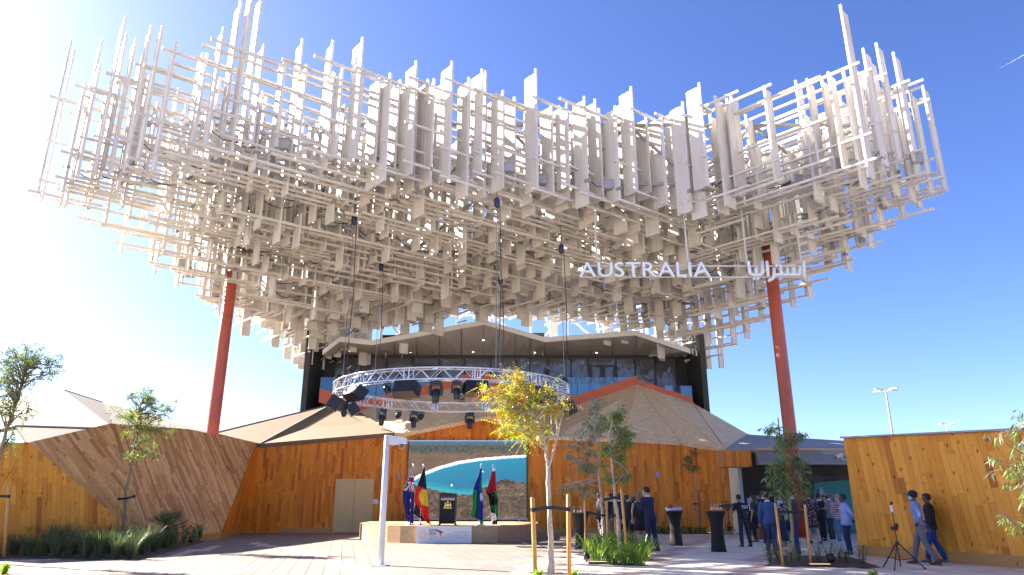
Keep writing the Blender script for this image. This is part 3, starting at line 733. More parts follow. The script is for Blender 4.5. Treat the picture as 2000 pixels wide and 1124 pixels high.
def fin_mesh(zn, wide):
    ax = (D2 if zn == 0 else D1); th = Vector((ax.y, -ax.x, 0)); m = MB(); w = wide
    m.obox(ax*(w/2+.06) + Z*0.483, ax*(w/2), th*(FIN_T/2), Z*0.483, 'canopy_white')
    m.obox(Z*0.5, ax*.05, th*.05, Z*0.5, 'canopy_white')
    m.obox(ax*(w+.10) + Z*0.48, ax*.04, th*.04, Z*0.478, 'canopy_white')
    return m
fins, beams = [], []      # each: (size on the picture, maker)
rn = random.Random(21)
def dist_front(x, y):
    m_ = 9e9
    for (x1, y1), (x2, y2) in zip([OUT[-1]] + FRONT, FRONT + [OUT[-2]]):
        dx, dy = x2-x1, y2-y1; t = max(0, min(1, ((x-x1)*dx+(y-y1)*dy)/(dx*dx+dy*dy))); m_ = min(m_, math.hypot(x-x1-t*dx, y-y1-t*dy))
    return m_
det = D1.x*D2.y - D1.y*D2.x
SB, SF, FW = 0.47, 0.92, 0.50        # spacing of beams / of fins along them
for zn in (0, 1, 2):
    U, W = (D1, D2) if zn == 0 else (D2, D1)
    for j in range(-130, 170):
        run = []; ph = (j*0.381966) % 1.0 if j % 3 else 0.1
        for i in range(-90, 110):
            p = U*((i+ph)*SF) + W*(j*SB); 
            c = p + W*(SB/2)
            ok = inside(p.x, p.y, OUT) and zone_of(p.x, p.y) == zn and not inside(p.x, p.y, HOLE)
            if ok:
                df = dist_front(p.x, p.y); jj = 0.28*math.sin(j*2.4 + 0.9) + 0.16*math.sin(j*5.1)
                zq = math.floor((under(p.x, p.y) + jj*(0.4 if df < 1.5 else 1))/0.42)*0.42
                run.append((i, p, zq, df))
            if (not ok or i == 109) and run:
                # split the row into level beams
                segs = []; cur = [run[0]]
                for r_ in run[1:]:
                    if abs(r_[2]-cur[0][2]) > 0.5 and len(cur) >= 2 or len(cur) >= 9: segs.append(cur); cur = [r_]
                    else: cur.append(r_)
                segs.append(cur)
                for sg in segs:
                    z = sg[0][2]; A = sg[0][1] - U*(0.16+rn.random()*0.3); B = sg[-1][1] + U*(0.5+rn.random()*0.5)
                    beams.append((A + Z*z, B + Z*z, 0.09, 0.10))
                    dfm = min(s[3] for s in sg)
                    if dfm < 6.5:
                        zt_ = ZT + 0.25*math.sin(j*1.7) - 0.12*max(0, dfm-2)
                        if not (12 < abs(sg[0][1].x) and dfm > 5): beams.append((A + Z*zt_, B + Z*zt_, 0.10, 0.11))
                    if dfm > 3 and rn.random() < .9:
                        zz_ = ZT - rn.uniform(.6, 1.6); beams.append((A + Z*zz_, B + Z*zz_, 0.14, 0.10))  # extra upper beam layer, added to block sun through the lattice
                    if rn.random() < 0.75: 
                        zz_ = z + rn.uniform(0.9, 2.0); beams.append((A + Z*zz_, B + Z*zz_, 0.085, 0.09))
                    for s in sg:
                        i_, p_, _, df_ = s; rim = df_ < 3.4
                        edge = df_ < 0.85; side_ = 1.0 if (p_.x < -6.5 or p_.x > 9.5) else 0.0
                        if rn.random() > ((0.90-.22*side_) if edge else (0.46-.12*side_) if rim else 0.72): continue
                        left = max(0, min(1, (-6-p_.x)/8)); right = max(0, min(1, (p_.x-10)/4)); peak = max(0, 1-math.hypot(p_.x+11.1, p_.y-24.4)/2.2)
                        if edge:
                            lo = z - (rn.uniform(0.3, 0.95) if rn.random() < .3 else 0.02)
                            hi = ZT + .08 + rn.random()**1.5*(1.6 + 2.8*left + 1.6*right + 1.8*peak)*(1 if rn.random() < .6+.3*peak else .1)
                        elif rim:
                            lo = z - (rn.uniform(0.15, 0.9) if rn.random() < .4 else 0.02)
                            hi = ZT + rn.random()**1.6*(1.8 + 2.4*left + 1.0*right + 1.6*peak) if rn.random() < .5 else rn.uniform(16.4, ZT)
                        else:
                            k = rn.random(); lo = z - (rn.uniform(0.3, 1.25) if k < .26 else (rn.uniform(0.06, .25) if k < .5 else -0.02))
                            hi = z + rn.uniform(0.5, 1.9) if rn.random() < .6 else z + rn.uniform(2, 4.5)
                            if rn.random() < .6: fins.append((p_ + Z*(z+2.2), rn.uniform(ZT-1.6, ZT+.3)-z-2.2, zn))  # second, hidden fin inside the canopy, added to block light from above
                        fins.append((p_ + Z*lo, hi-lo, zn + ((6 if side_ else 3) if rim else 0)))
                run = []
FINW = (FW-0.07, 0.58, 0.32)     # inner fins, broad fins of the front, slim fins of the corners
FM = [fin_mesh(z_ % 3, FINW[z_//3]).mesh('fin') for z_ in range(9)]
canopy = thing('lattice_canopy', 'huge white canopy of stacked beams and upright fins over the plaza', 'canopy', (0, 36, 12))
c0 = Vector((0,36,12))
fins.sort(key=lambda f: -(f[1]*pxm(f[0])**2*(1.6 if f[0].y < 33 else 1)))
rest = MB()
for k, (p, h, zn) in enumerate(fins):
    if k < 300:
        o = link('fin', FM[zn], canopy, p - c0); o.scale = (1, 1, h)
    else:
        f = fin_mesh(zn % 3, FINW[zn//3]); f.xf(Matrix.Translation(p) @ Matrix.Diagonal((1,1,h,1)))
        off = len(rest.v); rest.v += f.v; rest.mi('canopy_white'); rest.f += [[off+q for q in fc] for fc in f.f]; rest.m += [0]*len(f.f)
rest.build('fin_field', canopy, kind='stuff')
def bl(b): return -((b[1]-b[0]).length * pxm(b[0]) * (1.7 if b[0].y < 32 else 1))
beams.sort(key=bl); rest = MB()
for k, (a, b, w, h) in enumerate(beams):
    if k < 300: m = MB(); m.bar(a, b, w, h, 'canopy_white'); m.build('beam', canopy)
    else: rest.bar(a, b, w, h, 'canopy_white')
rest.build('beam_field', canopy, kind='stuff')
# the grey space frame inside
def truss(y, x0, x1, zlo, zhi, n, mat='steel_grey', r=0.085):
    m = MB(); m.tube([(x0,y,zhi),(x1,y,zhi)], r, mat, 8); m.build('truss_chord', canopy)
    m = MB(); m.tube([(x0,y,zlo),(x1,y,zlo)], r, mat, 8); m.build('truss_chord', canopy)
    for i in range(n):
        a, b = x0+(x1-x0)*i/n, x0+(x1-x0)*(i+1)/n; up = i % 2
        m = MB(); m.tube([(a,y,zlo if up else zhi),(b,y,zhi if up else zlo)], r*0.9, mat, 6); m.build('truss_diagonal', canopy)
        m = MB(); m.bar((a,y,zlo),(a,y,zhi), 0.14, 0.14, mat); m.build('truss_post', canopy)
truss(29.5, -18.4, 17.6, 15.8, 18.9, 12); truss(36.0, -16.0, 15.5, 14.8, 18.0, 9); truss(43.0, -14, 13.5, 13.8, 17.2, 8)
truss(50.5, -12.5, 12.5, 12.4, 15.0, 9, 'canopy_white', 0.1)
m = MB()
for x in (-9, -5.5, -2, 2, 5.5, 9):
    m.tube([(x,44.8,14.3),(x+1.2,51,12.6)], 0.09, 'canopy_white', 6); m.tube([(x,44.8,14.3),(x-2.2,51,14.8)], 0.07, 'canopy_white', 6)
m.build('roof_bracing', canopy)
# small fittings on the beams: grey drive boxes, clamps and slack cables
fit = [f for f in fins if dist_front(f[0].x, f[0].y) < 2.6]
rn.shuffle(fit); box_at = []
for f_ in fit:
    if len(box_at) >= 24: break
    p = f_[0]
    if any((p-q_).xy.length < .9 for q_ in box_at): continue
    box_at.append(p); zq = under(p.x, p.y)+.1
    m = MB(); c = Vector((p.x+.3, p.y+.2, zq+.32)); m.box(c-Vector((.2,.14,.2)), c+Vector((.2,.14,.2)), 'plate_grey'); m.box(c+Vector((-.22,-.16,.201)), c+Vector((.22,.16,.23)), 'plate_grey'); m.build('drive_box', canopy)
for k in range(150):
    p, h, zn = rn.choice(fins); zn %= 3; ax = D1 if zn == 0 else D2; zq = under(p.x, p.y)+.35
    L = rn.uniform(.8, 2.0); q0 = Vector((p.x, p.y, zq)); m = MB()
    m.tube([q0, q0+ax*L*.3-Z*rn.uniform(.1,.3), q0+ax*L*.65-Z*rn.uniform(.05,.3), q0+ax*L+Z*rn.uniform(-.1,.1)], 0.022, 'cable', 5)
    m.build('slack_cable', canopy)
m = MB()
for k in range(420):
    p, h, zn = rn.choice(fins); zn %= 3; c = Vector((p.x, p.y, under(p.x, p.y)+rn.uniform(-.05,.25)))
    ax = D2 if zn == 0 else D1; m.obox(c, ax*rn.uniform(.06,.16), Vector((ax.y,-ax.x,0))*rn.uniform(.04,.1), Z*rn.uniform(.03,.09), 'steel_grey')
m.build('clamp_field', canopy, kind='stuff')

# ================================================================ hanging sign
YS = 30.0
sg = thing('hanging_sign', 'white lettering reading AUSTRALIA in English and Arabic hung below the canopy', 'sign', (at(1350,528,YS).x, YS, at(1350,528,YS).z))
zb, zt2 = at(1250,541.5,YS).z, at(1250,513.5,YS).z; capH = zt2 - zb
X0, X1 = at(1131,528,YS).x, at(1386,528,YS).x
s0 = 1.0; x = 0; adv = []
letters = 'AUSTRALIA'; mes = []
for ch in letters:
    me = text_mesh(ch, 1.0, 0.0, 'sign_white', 0.002); xs = [v.co.x for v in me.vertices]; ys = [v.co.y for v in me.vertices]; adv.append((min(xs), max(xs), min(ys), max(ys))); mes.append(me)
hcap = adv[0][3] - adv[0][2]; sc = capH / hcap; gapL = 0.085*sc
tot = sum((b-a)*sc for a, b, _, _ in adv) + gapL*8; stretch = (X1-X0)/tot; cx_ = X0
for ch, me, (a, b, c_, d_) in zip(letters, mes, adv):
    bpy.data.meshes.remove(me)
    me = text_mesh(ch, 1.0, 0.09, 'sign_white', 0.002); o = link('letter', me, sg)
    o.rotation_euler = (R(90), 0, 0); o.scale = (sc*stretch, sc, 1)
    o.location = Vector((cx_ - a*sc*stretch, YS, zb)) - sg.location; cx_ += ((b-a)*sc + gapL)*stretch
def sgp(zx, zy): return at(1100 + zx/4, 460 + zy/4, YS)
def stroke(pts, r=0.077):
    P = [sgp(*p) for p in pts]; m = MB(); m.tube(P, r, 'sign_white', 10)
    for e in (P[0], P[-1]): m.ball(e, r, 'sign_white', 10, 6)
    m.v = [(x, YS + (y-YS)*1.1, z) for x, y, z in m.v]; m.build('letter', sg, True)
stroke([(1878,205),(1881,312)]); stroke([(1846,248),(1846,296),(1836,309),(1812,309),(1800,296),(1800,258)]); stroke([(1800,296),(1788,309),(1764,309),(1752,296),(1752,262)])
stroke([(1752,296),(1740,309),(1716,309),(1702,296),(1700,262)]); stroke([(1702,298),(1690,309),(1655,309)]); stroke([(1648,268),(1646,312),(1635,338),(1610,352)])
stroke([(1590,210),(1600,312)]); stroke([(1553,212),(1556,296),(1540,311),(1480,311),(1460,298),(1447,212)]); stroke([(1506,262),(1510,306)])
for p in ((1664,236),(1694,236),(1492,338),(1521,338)):
    m = MB(); m.ball(sgp(*p), 0.077, 'sign_white', 10, 6); m.build('letter_dot', sg, True)
for zy in (233, 321):
    a, b = sgp(150, zy), sgp(1890, zy); a.y = b.y = YS+.13; m = MB(); m.bar(a, b, .05, .06, 'canopy_white'); m.build('rail', sg)
for px_ in (1165, 1342, 1457, 1563):
    a = at(px_, 520, YS+.13); a.x = at(px_, 480, YS).x; m = MB(); m.tube([a, (a.x, a.y, under(a.x, a.y)+.35)], 0.045, 'canopy_white', 8); m.build('hanger_rod', sg)

# ================================================================ lighting ring
RK = 1.0                # the ring's size against the standard fittings
RC, RR, RZ = Vector((-2.78, 32.5, 6.22)), 5.23, 0.42
def ringp(ang, rad, z): return Vector((RC.x + rad*math.cos(ang), RC.y + rad*math.sin(ang), RC.z + z))
ring = thing('truss_ring', 'round aluminium lighting truss hung on cables above the stage', 'truss', RC)
NS = 72
chords = [(RR+.23, .46), (RR-.23, .46), (RR+.23, 0), (RR-.23, 0)]
for rad, z in chords:
    m = MB(); m.tube([ringp(2*math.pi*k/NS, rad, z) for k in range(NS+1)], 0.032, 'aluminium', 8, False); m.build('chord_tube', ring, True)
faces4 = [(0,2),(1,3),(0,1),(2,3)]
m = MB()
for fi, (a, b) in enumerate(faces4):
    for k in range(NS):
        (r0, z0), (r1, z1) = chords[a], chords[b]
        if k % 2: r0, z0, r1, z1 = r1, z1, r0, z0
        m.tube([ringp(2*math.pi*k/NS, r0, z0), ringp(2*math.pi*(k+1)/NS, r1, z1)], 0.016, 'aluminium', 5)
m.build('lacing_tubes', ring, kind='stuff')
for k in range(12):
    m = MB(); a_ = 2*math.pi*(k+.5)/12
    for da in (-.02, .02):
        c = [ringp(a_+da, r_, z_) for r_, z_ in (chords[0], chords[1], chords[3], chords[2])]
        for q in range(4): m.tube([c[q], c[(q+1) % 4]], 0.022, 'aluminium', 6)
    m.build('coupling', ring)
def ang_for(px, nearside):
    best = None
    for k in range(720):
        a_ = 2*math.pi*k/720
        if (math.sin(a_) < 0.02) != nearside: continue
        p = ringp(a_, RR, 0); x = 1000 + p.x*pxm(p); d_ = abs(x-px)
        if best is None or d_ < best[0]: best = (d_, a_)
    return best[1]
def moving_head(px, nearside, label, s=1.0, up=False, tilt=0.2):
    a_ = ang_for(px, nearside); p = ringp(a_, RR-(.0), .48 if up else -.03)
    root = thing('moving_head_light', label, 'stage light', p, 'stage lights on the ring truss', a_-R(90) if nearside else a_+R(90)); root.scale = (RK,)*3
    sgn = 1 if up else -1
    m = MB(); m.box((-.17*s,-.14*s,sgn*.10*s-.07*s),(.17*s,.14*s,sgn*.10*s+.07*s),'black_plastic'); m.box((-.05*s,-.03,min(0,sgn*.03*s)),(.05*s,.03,max(0,sgn*.03*s)),'black_plastic'); lb(m, 'base_box', root)
    for e in (-1, 1):
        m = MB(); z0, z1 = sorted((sgn*.17*s, sgn*.46*s)); m.box((e*.17*s-.035*s,-.08*s,z0),(e*.17*s+.035*s,.08*s,z1),'black_plastic'); lb(m, 'yoke_arm', root)
    m = MB(); m.lathe((0,0,0), [(.06*s,.18*s),(.12*s,.14*s),(.13*s,-.02*s),(.10*s,-.24*s),(.085*s,-.26*s)], 'black_plastic', 12)
    m.lathe((0,0,0), [(.07*s,-.262*s),(.06*s,-.275*s)], 'lamp_lens', 12)
    m.xf(Matrix.Translation((0,0,sgn*.44*s)) @ Matrix.Rotation(tilt if not up else R(180)-tilt, 4, 'X')); lb(m, 'lamp_head', root, True)
    return root
def par_can(px, nearside, label, up=False, face=0.5, s=1.0):
    a_ = ang_for(px, nearside); p = ringp(a_, RR, .48 if up else -.03); sgn = 1 if up else -1
    root = thing('wash_light', label, 'stage light', p, 'stage lights on the ring truss', a_-R(90) if nearside else a_+R(90)); root.scale = (RK,)*3
    m = MB(); m.box((-.16*s,-.03,min(sgn*.02,sgn*.08)),(.16*s,.03,max(sgn*.02,sgn*.08)),'black_plastic')
    for e in (-1, 1): z0, z1 = sorted((sgn*.04, sgn*.30*s)); m.box((e*.17*s-.012,-.03,z0),(e*.17*s+.012,.03,z1),'black_plastic')
    lb(m, 'yoke', root)
    m = MB(); m.lathe((0,0,0), [(.08*s,.16*s),(.14*s,.10*s),(.15*s,-.12*s),(.14*s,-.14*s)], 'black_plastic', 14); m.lathe((0,0,0), [(.12*s,-.142*s),(.10*s,-.15*s)], 'lamp_lens', 14)
    m.xf(Matrix.Translation((0,0,sgn*.27*s)) @ Matrix.Rotation(face, 4, 'X')); lb(m, 'can', root, True)
def speaker(px, nearside, label, w=.95, h=.55, dpt=.5, tilt=.5, yaw=0.0, drop=.12):
    a_ = ang_for(px, nearside); p = ringp(a_, RR, 0)
    root = thing('hanging_speaker', label, 'speaker', p, 'black loudspeakers on the ring truss', (a_-R(90) if nearside else a_+R(90))+yaw); root.scale = (RK,)*3
    root.rotation_euler[0] = 0
    prof = [(-w/2,-dpt/2),(w/2,-dpt/2),(w/2*.8,dpt/2),(-w/2*.8,dpt/2)]
    m = MB(); m.prism(prof, (0,0,-drop-h), Vector((1,0,0)), Vector((0,1,0)), Vector((0,0,h)), 'black_plastic')
    T = Matrix.Translation((0,0,-drop)) @ Matrix.Rotation(tilt, 4, 'X') @ Matrix.Translation((0,0,drop)); m.xf(T); cab = lb(m, 'cabinet', root)
    m = MB(); m.box((-w/2+.03,-dpt/2-.012,-drop-h+.03),(w/2-.03,-dpt/2-.001,-drop-.03),'rubber_black'); m.xf(T); lb(m, 'grille', root)
    m = MB()
    for e in (-1, 1): m.tube([(e*w*.3,0,.02),(e*w*.3,0,-drop-.03)], .016, 'aluminium', 6)
    lb(m, 'bracket', root)
for px_, nr, lab in ((852,True,'large black moving-head light hanging from the near arc beside a long speaker'), (893,True,'smaller black moving-head light on the near arc between two long speakers')):
    moving_head(px_, nr, lab, 1.3 if px_ == 852 else 1.1)
for px_, lab in ((745,'black moving-head light on the far arc next to the blue clamp'), (808,'black moving-head light on the far arc between two round wash lights'), (917,'black moving-head light on the far arc under an upright lamp')):
    moving_head(px_, False, lab, 1.25)
moving_head(1078, True, 'black moving-head light hidden among the right-hand speakers', 1.1); moving_head(672, False, 'black moving-head light at the left end of the ring under a speaker', 1.1)
for px_, nr, up, lab in ((757,True,False,'small round wash light hanging from the near arc'), (779,False,False,'round wash light on the far arc, lens facing the plaza'), (822,False,False,'round wash light on the far arc beside the middle moving head'),
        (684,True,True,'upright lamp standing on the left part of the ring'), (656,True,True,'upright lamp standing at the left tip of the ring'), (1068,True,True,'upright lamp standing on the right part of the ring'), (1110,True,True,'upright lamp standing at the right tip of the ring'),
        (797,False,True,'flat upright lamp on the far arc by the orange parapet'), (901,False,True,'flat upright lamp on the far arc before the timber roof'), (1032,True,False,'small wash light under the near arc behind the yellow tree')):
    par_can(px_, nr, lab, up, -1.1 if not up else (2.4 if nr else 1.5))
speaker(795, True, 'long black speaker under the near arc at left of the moving heads', 1.1, .55, .5, .45)
speaker(931, True, 'long black speaker under the near arc at right of the moving heads', 1.1, .52, .5, .35)
speaker(700, True, 'long black speaker slanting under the left part of the ring', 1.1, .5, .5, .6)
speaker(656, True, 'square black speaker at the left tip of the ring', .6, .6, .5, .5)
speaker(684, False, 'square black speaker low on the left far arc', .65, .55, .5, .6, .5)
speaker(1106, True, 'big black speaker slanting at the right tip of the ring', .9, .75, .6, .5)
speaker(1050, True, 'black speaker under the ring behind the yellow tree', .8, .5, .5, .4)
# hoists: motor at the canopy, chain down to the ring
for k, (px_, py_, bx, nr, lab) in enumerate(((686,430,668,True,'chain hoist with dark motor above the left tip of the ring'), (738,521,729,False,'chain hoist above the left far arc of the ring'), (969,396,968,True,'chain hoist with blue motor above the middle of the near arc'),
        (979,548,976,False,'chain hoist above the middle of the far arc'), (1109,486,1113,True,'chain hoist above the right tip of the ring'))):
    a_ = ang_for(bx, nr); b = ringp(a_, RR, .48); t_ = Vector((b.x, b.y, at(px_, py_, b.y).z + .3)); up_ = under(b.x, b.y)
    root = thing('chain_hoist', lab, 'hoist', t_, 'hoists carrying the ring truss')
    m = MB(); m.lathe(t_ - Z*.55, [(.05,-.02),(.12,.05),(.14,.25),(.12,.42),(.05,.5)], 'motor_blue', 10); m.tube([t_-Z*.06, Vector((t_.x, t_.y, max(t_.z+.3, up_+.8)))], .025, 'chain_grey', 6); m.build('motor', root)
    m = MB(); m.tube([t_-Z*.5, b], .016, 'chain_grey', 5); m.build('chain', root)
    m = MB(); m.tube([t_+Vector((.12,0,-.5)), t_.lerp(b,.5)+Vector((.2,0,0)), b+Vector((.1,.02,.02))], .02, 'cable', 5); m.build('power_cable', root)
# ================================================================ outdoor screen
def vn(x, y, s=0): return mnoise.noise(Vector((x, y, s)))
def shore(s):
    P = [(0,.60),(.03,.50),(.08,.445),(.16,.39),(.27,.325),(.42,.262),(.6,.222),(.8,.196),(1,.18)]
    for (x0, y0), (x1, y1) in zip(P, P[1:]):
        if x0 <= s <= x1: return y0 + (y1-y0)*(s-x0)/(x1-x0)
    return .2
def scrub_line(s):
    P = [(0,.58),(.1,.60),(.2,.63),(.33,.665),(.45,.70),(.55,.69),(.63,.62),(.72,.55),(.82,.505),(.92,.53),(1,.54)]
    for (x0, y0), (x1, y1) in zip(P, P[1:]):
        if x0 <= s <= x1: return y0 + (y1-y0)*(s-x0)/(x1-x0)
    return .6
def lerp3(a, b, t): t = max(0, min(1, t)); return tuple(a[i]+(b[i]-a[i])*t for i in range(3))
def beach(a, b):
    t = b; s = a
    n1 = vn(s*9, t*14); n2 = vn(s*40, t*55, 3); n3 = vn(s*22, t*30, 6)
    sl = scrub_line(s) + .028*n3 + .02*n2
    if t > sl:
        d = (t-sl); c = lerp3((.035,.024,.015), (.13,.09,.058), .45+.9*n2+.6*n1); c = lerp3(c, (.15,.11,.075), d*1.2*(.4+n3))
        if abs(vn(s*30+t*12, t*7, 9)) < .02 and n1 > .1: c = (.24,.21,.18)
        return c
    sh = shore(s) + .006*n2
    if t > sh:
        d = t-sh; w = .022 + .018*(1-s)
        if d < w: return (.62,.66,.70)
        if d < w+.012: return (.40,.62,.68)
        c = lerp3((.012,.175,.27), (.008,.105,.20), (d-.05)*2.4); c = lerp3(c, (.03,.33,.37), max(0, 1-(sl-t)/.10)*.9) if s < .68 else c
        if s < .12: c = lerp3(c, (.05,.33,.38), .6*(1-s/.12))
        if math.hypot((s-.372)*1.6, t-.575) < .013 or math.hypot((s-.632)*1.6, t-.40) < .009: return (.85,.9,.92)
        return lerp3(c, (.02,.20,.30), .25*n1)
    if t < .028: return (.01,.12,.26)
    if t < .06 + .01*n1: return lerp3((.05,.055,.05), (.10,.10,.085), .5+n2)
    if t < .15 + .05*n1 + .035*n3 + .03*n2 - .05*max(0, s-.5): return lerp3((.022,.032,.024), (.085,.095,.075), .45+.8*n2)
    return lerp3((.075,.052,.034), (.17,.105,.065), .5+.5*n1+.3*n2)
sc_ = thing('outdoor_screen', 'large framed screen showing a curved white beach and blue bay', 'screen', ((Sx0+Sx1)/2, YW-0.2, Sz0))
Sc = Vector(sc_.location)
colgrid('display', 230, 146, lambda a, b: (Sx0-Sc.x + (Sx1-Sx0)*a, 0.0, (Sz1-Sz0)*(1-b)), beach, 'screen_image', sc_, smooth=False)
W_, H_ = Sx1-Sx0, Sz1-Sz0
m = MB(); m.box((-W_/2,0.004,0),(W_/2,0.14,H_),'black_plastic'); lb(m, 'cabinet', sc_)
for lo, hi, mt in (((-W_/2-.05,-.02,-.06),(W_/2+.05,.1,-.001),'steel_galv'), ((-W_/2-.05,-.02,H_+.001),(W_/2+.05,.1,H_+.06),'steel_galv'), ((-W_/2-.05,-.02,0),(-W_/2-.001,.1,H_),'black_plastic'), ((W_/2+.001,-.02,0),(W_/2+.05,.1,H_),'black_plastic')):
    m = MB(); m.box(lo, hi, mt); lb(m, 'frame_bar', sc_)
for x in (-W_*.42, -W_*.12, W_*.17, W_*.45):
    m = MB(); m.box((x-.03,-.01,H_+.061),(x+.03,.06,H_+.22),'black_plastic'); lb(m, 'clip', sc_)
for x in (-W_*.48, W_*.13, W_*.44):
    m = MB(); m.box((x-.05,0,-Sz0+.0),(x+.05,.1,-.061),'steel_galv'); lb(m, 'leg', sc_)

# ================================================================ stage
SX, SY, SR, SH = -2.85, 33.6, 4.3, 0.66
yfr = gp(880,1062).y; hw_ = 1.12
arc = []
a_end = math.asin(hw_/SR)
prof = [(SX-4.05, 35.6)]
for k in range(9): 
    a_ = math.pi + (math.pi/2 - a_end)*k/8; prof.append((SX + 4.05*math.cos(a_)*1.0, SY + (SY-yfr)*math.sin(a_)))
for k in range(9):
    a_ = 1.5*math.pi + a_end + (math.pi/2 - a_end)*k/8; prof.append((SX + 4.05*math.cos(a_), SY + (SY-yfr)*math.sin(a_)))
prof.append((SX+4.05, 35.6))
st = thing('stage', 'low curved stage clad in plywood with a white banner', 'stage', (SX, SY, 0))
m = MB(); n = len(prof); m.poly([(x, y, SH-.03) for x, y in prof] + [(x, y, SH) for x, y in prof], [tuple(range(n))[::-1], tuple(range(n,2*n))] + [(i,(i+1) % n, n+(i+1) % n, n+i) for i in range(n)], 'plywood_light'); m.build('deck', st)
step = 2; i = 0
while i < n-1:
    j = min(n-1, i+(2 if i not in (9,) else 1)); 
    if i < 9 < j: j = 9
    m = MB(); pts_ = prof[i:j+1]; mt = 'plywood_light' if i < 10 else ('plywood_light' if i < 12 else 'plywood_red')
    for (x0, y0), (x1, y1) in zip(pts_, pts_[1:]):
        d_ = Vector((x1-x0, y1-y0, 0)).normalized()*.003; nn = Vector((d_.y,-d_.x,0)).normalized()*.025
        P = [Vector((x0,y0,0)), Vector((x1,y1,0)), Vector((x1,y1,SH-.031)), Vector((x0,y0,SH-.031))]
        m.poly([p-nn*1 for p in P] + P, [(4,5,6,7),(3,2,1,0),(0,1,5,4),(2,3,7,6)], mt)
    m.build('cladding_panel', st); i = j
m = MB(); m.poly([(x*.98+SX*.02, y+.06, .02) for x, y in prof] + [(x*.98+SX*.02, y+.06, SH-.04) for x, y in prof], [(i_, (i_+1) % n, n+(i_+1) % n, n+i_) for i_ in range(n)], 'dark_wall'); m.build('frame', st)
for k, (zz_, px0, px1) in enumerate(((.22,687,722), (.44,703,722))):
    m = MB(); x0 = gp(px0,1056).x; m.box((x0,33.2,0),(SX-4.05+.25,34.6,zz_-.02),'plywood_light'); m.box((x0-.02,33.18,zz_-.02),(SX-4.05+.25,34.62,zz_),'plywood_light'); m.build('step', st)
# banner
bx0, bx1 = at(813,1045,yfr).x, at(921,1045,yfr).x; bw = bx1-bx0
bn = thing('stage_banner', 'white banner with printed logos fixed to the stage front', 'banner', ((bx0+bx1)/2, yfr-.02, SH/2-.005))
def kang(a, b):     # flat red and blue leaping mark
    return (.50,.04,.05)
m = MB(); m.box((-bw/2,-.012,-SH/2+.01),(bw/2,.012,SH/2),'banner_white' if 'banner_white' in MATS else 'plate_white'); lb(m, 'sheet', bn)
plain('ink_dark', (.16,.14,.2), .6, .05); plain('ink_red', (.50,.035,.045), .6, .05); plain('ink_pink', (.70,.42,.38), .6, .05); plain('ink_grey', (.38,.37,.42), .6, .05); plain('ink_blue', (.07,.07,.26), .6, .05)
def ink(txt, x, z, size, mat, align='LEFT', bold=0.0):
    me = text_mesh(txt, size, 0.001, mat, bold, align); o = link('printed_text', me, bn); o.rotation_euler = (R(90),0,0); o.location = (x, -.0135, z)
ink('EXPO', -bw/2+.50, .12, .15, 'ink_dark', bold=.004); ink('2020', -bw/2+.50, .0, .15, 'ink_dark', bold=.004); ink('DUBAI', -bw/2+.50, -.11, .125, 'ink_grey'); ink('UAE', -bw/2+.50, -.21, .115, 'ink_grey')
ink('AUSTRALIA', bw/2-.1, .06, .125, 'ink_grey', 'RIGHT'); ink('EXPO 2020 DUBAI', bw/2-.1, -.04, .115, 'ink_grey', 'RIGHT'); ink('BLUE SKY DREAMING', bw/2-.1, -.14, .115, 'ink_grey', 'RIGHT'); ink('OFFICIAL EVENT PARTNER', -.02, -.27, .042, 'ink_grey', 'CENTER')
m = MB(); c = Vector((-bw/2+.27, -.0135, .0))
for r_, cnt, sz in ((.06,10,.014), (.095,16,.015), (.13,22,.016), (.165,28,.017)):
    for k in range(cnt):
        a_ = 2*math.pi*(k+.5*(r_ > .1))/cnt; q = c + Vector((r_*math.cos(a_), 0, r_*math.sin(a_))); rad = Vector((math.cos(a_),0,math.sin(a_))); tan = Vector((-math.sin(a_),0,math.cos(a_)))
        m.prism([(-sz,-sz*.6),(sz,-sz*.6),(sz,sz*.6),(-sz,sz*.6)], q, rad, tan, Vector((0,.001,0)), 'ink_pink')
lb(m, 'printed_ring', bn)
# leaping mark: tail, body and legs
KP = [(-.22,.20),(-.15,.165),(-.08,.15),(-.02,.155),(.05,.14),(.09,.10),(.14,.085),(.12,.11),(.15,.10),(.155,.075),(.10,.055),(.065,.05),(.045,.01),(.03,-.01),(.045,-.06),(.10,-.16),(.02,-.06),(-.005,.0),(-.02,.06),(-.09,.11),(-.16,.14)]
m = MB(); m.prism(KP[:5]+KP[18:], Vector((-.16,-.0125,.02)), Vector((1,0,0)), Vector((0,0,1)), Vector((0,-.002,0)), 'ink_blue'); m.prism(KP[4:19], Vector((-.16,-.0125,.02)), Vector((1,0,0)), Vector((0,0,1)), Vector((0,-.002,0)), 'ink_red'); lb(m, 'printed_mark', bn)

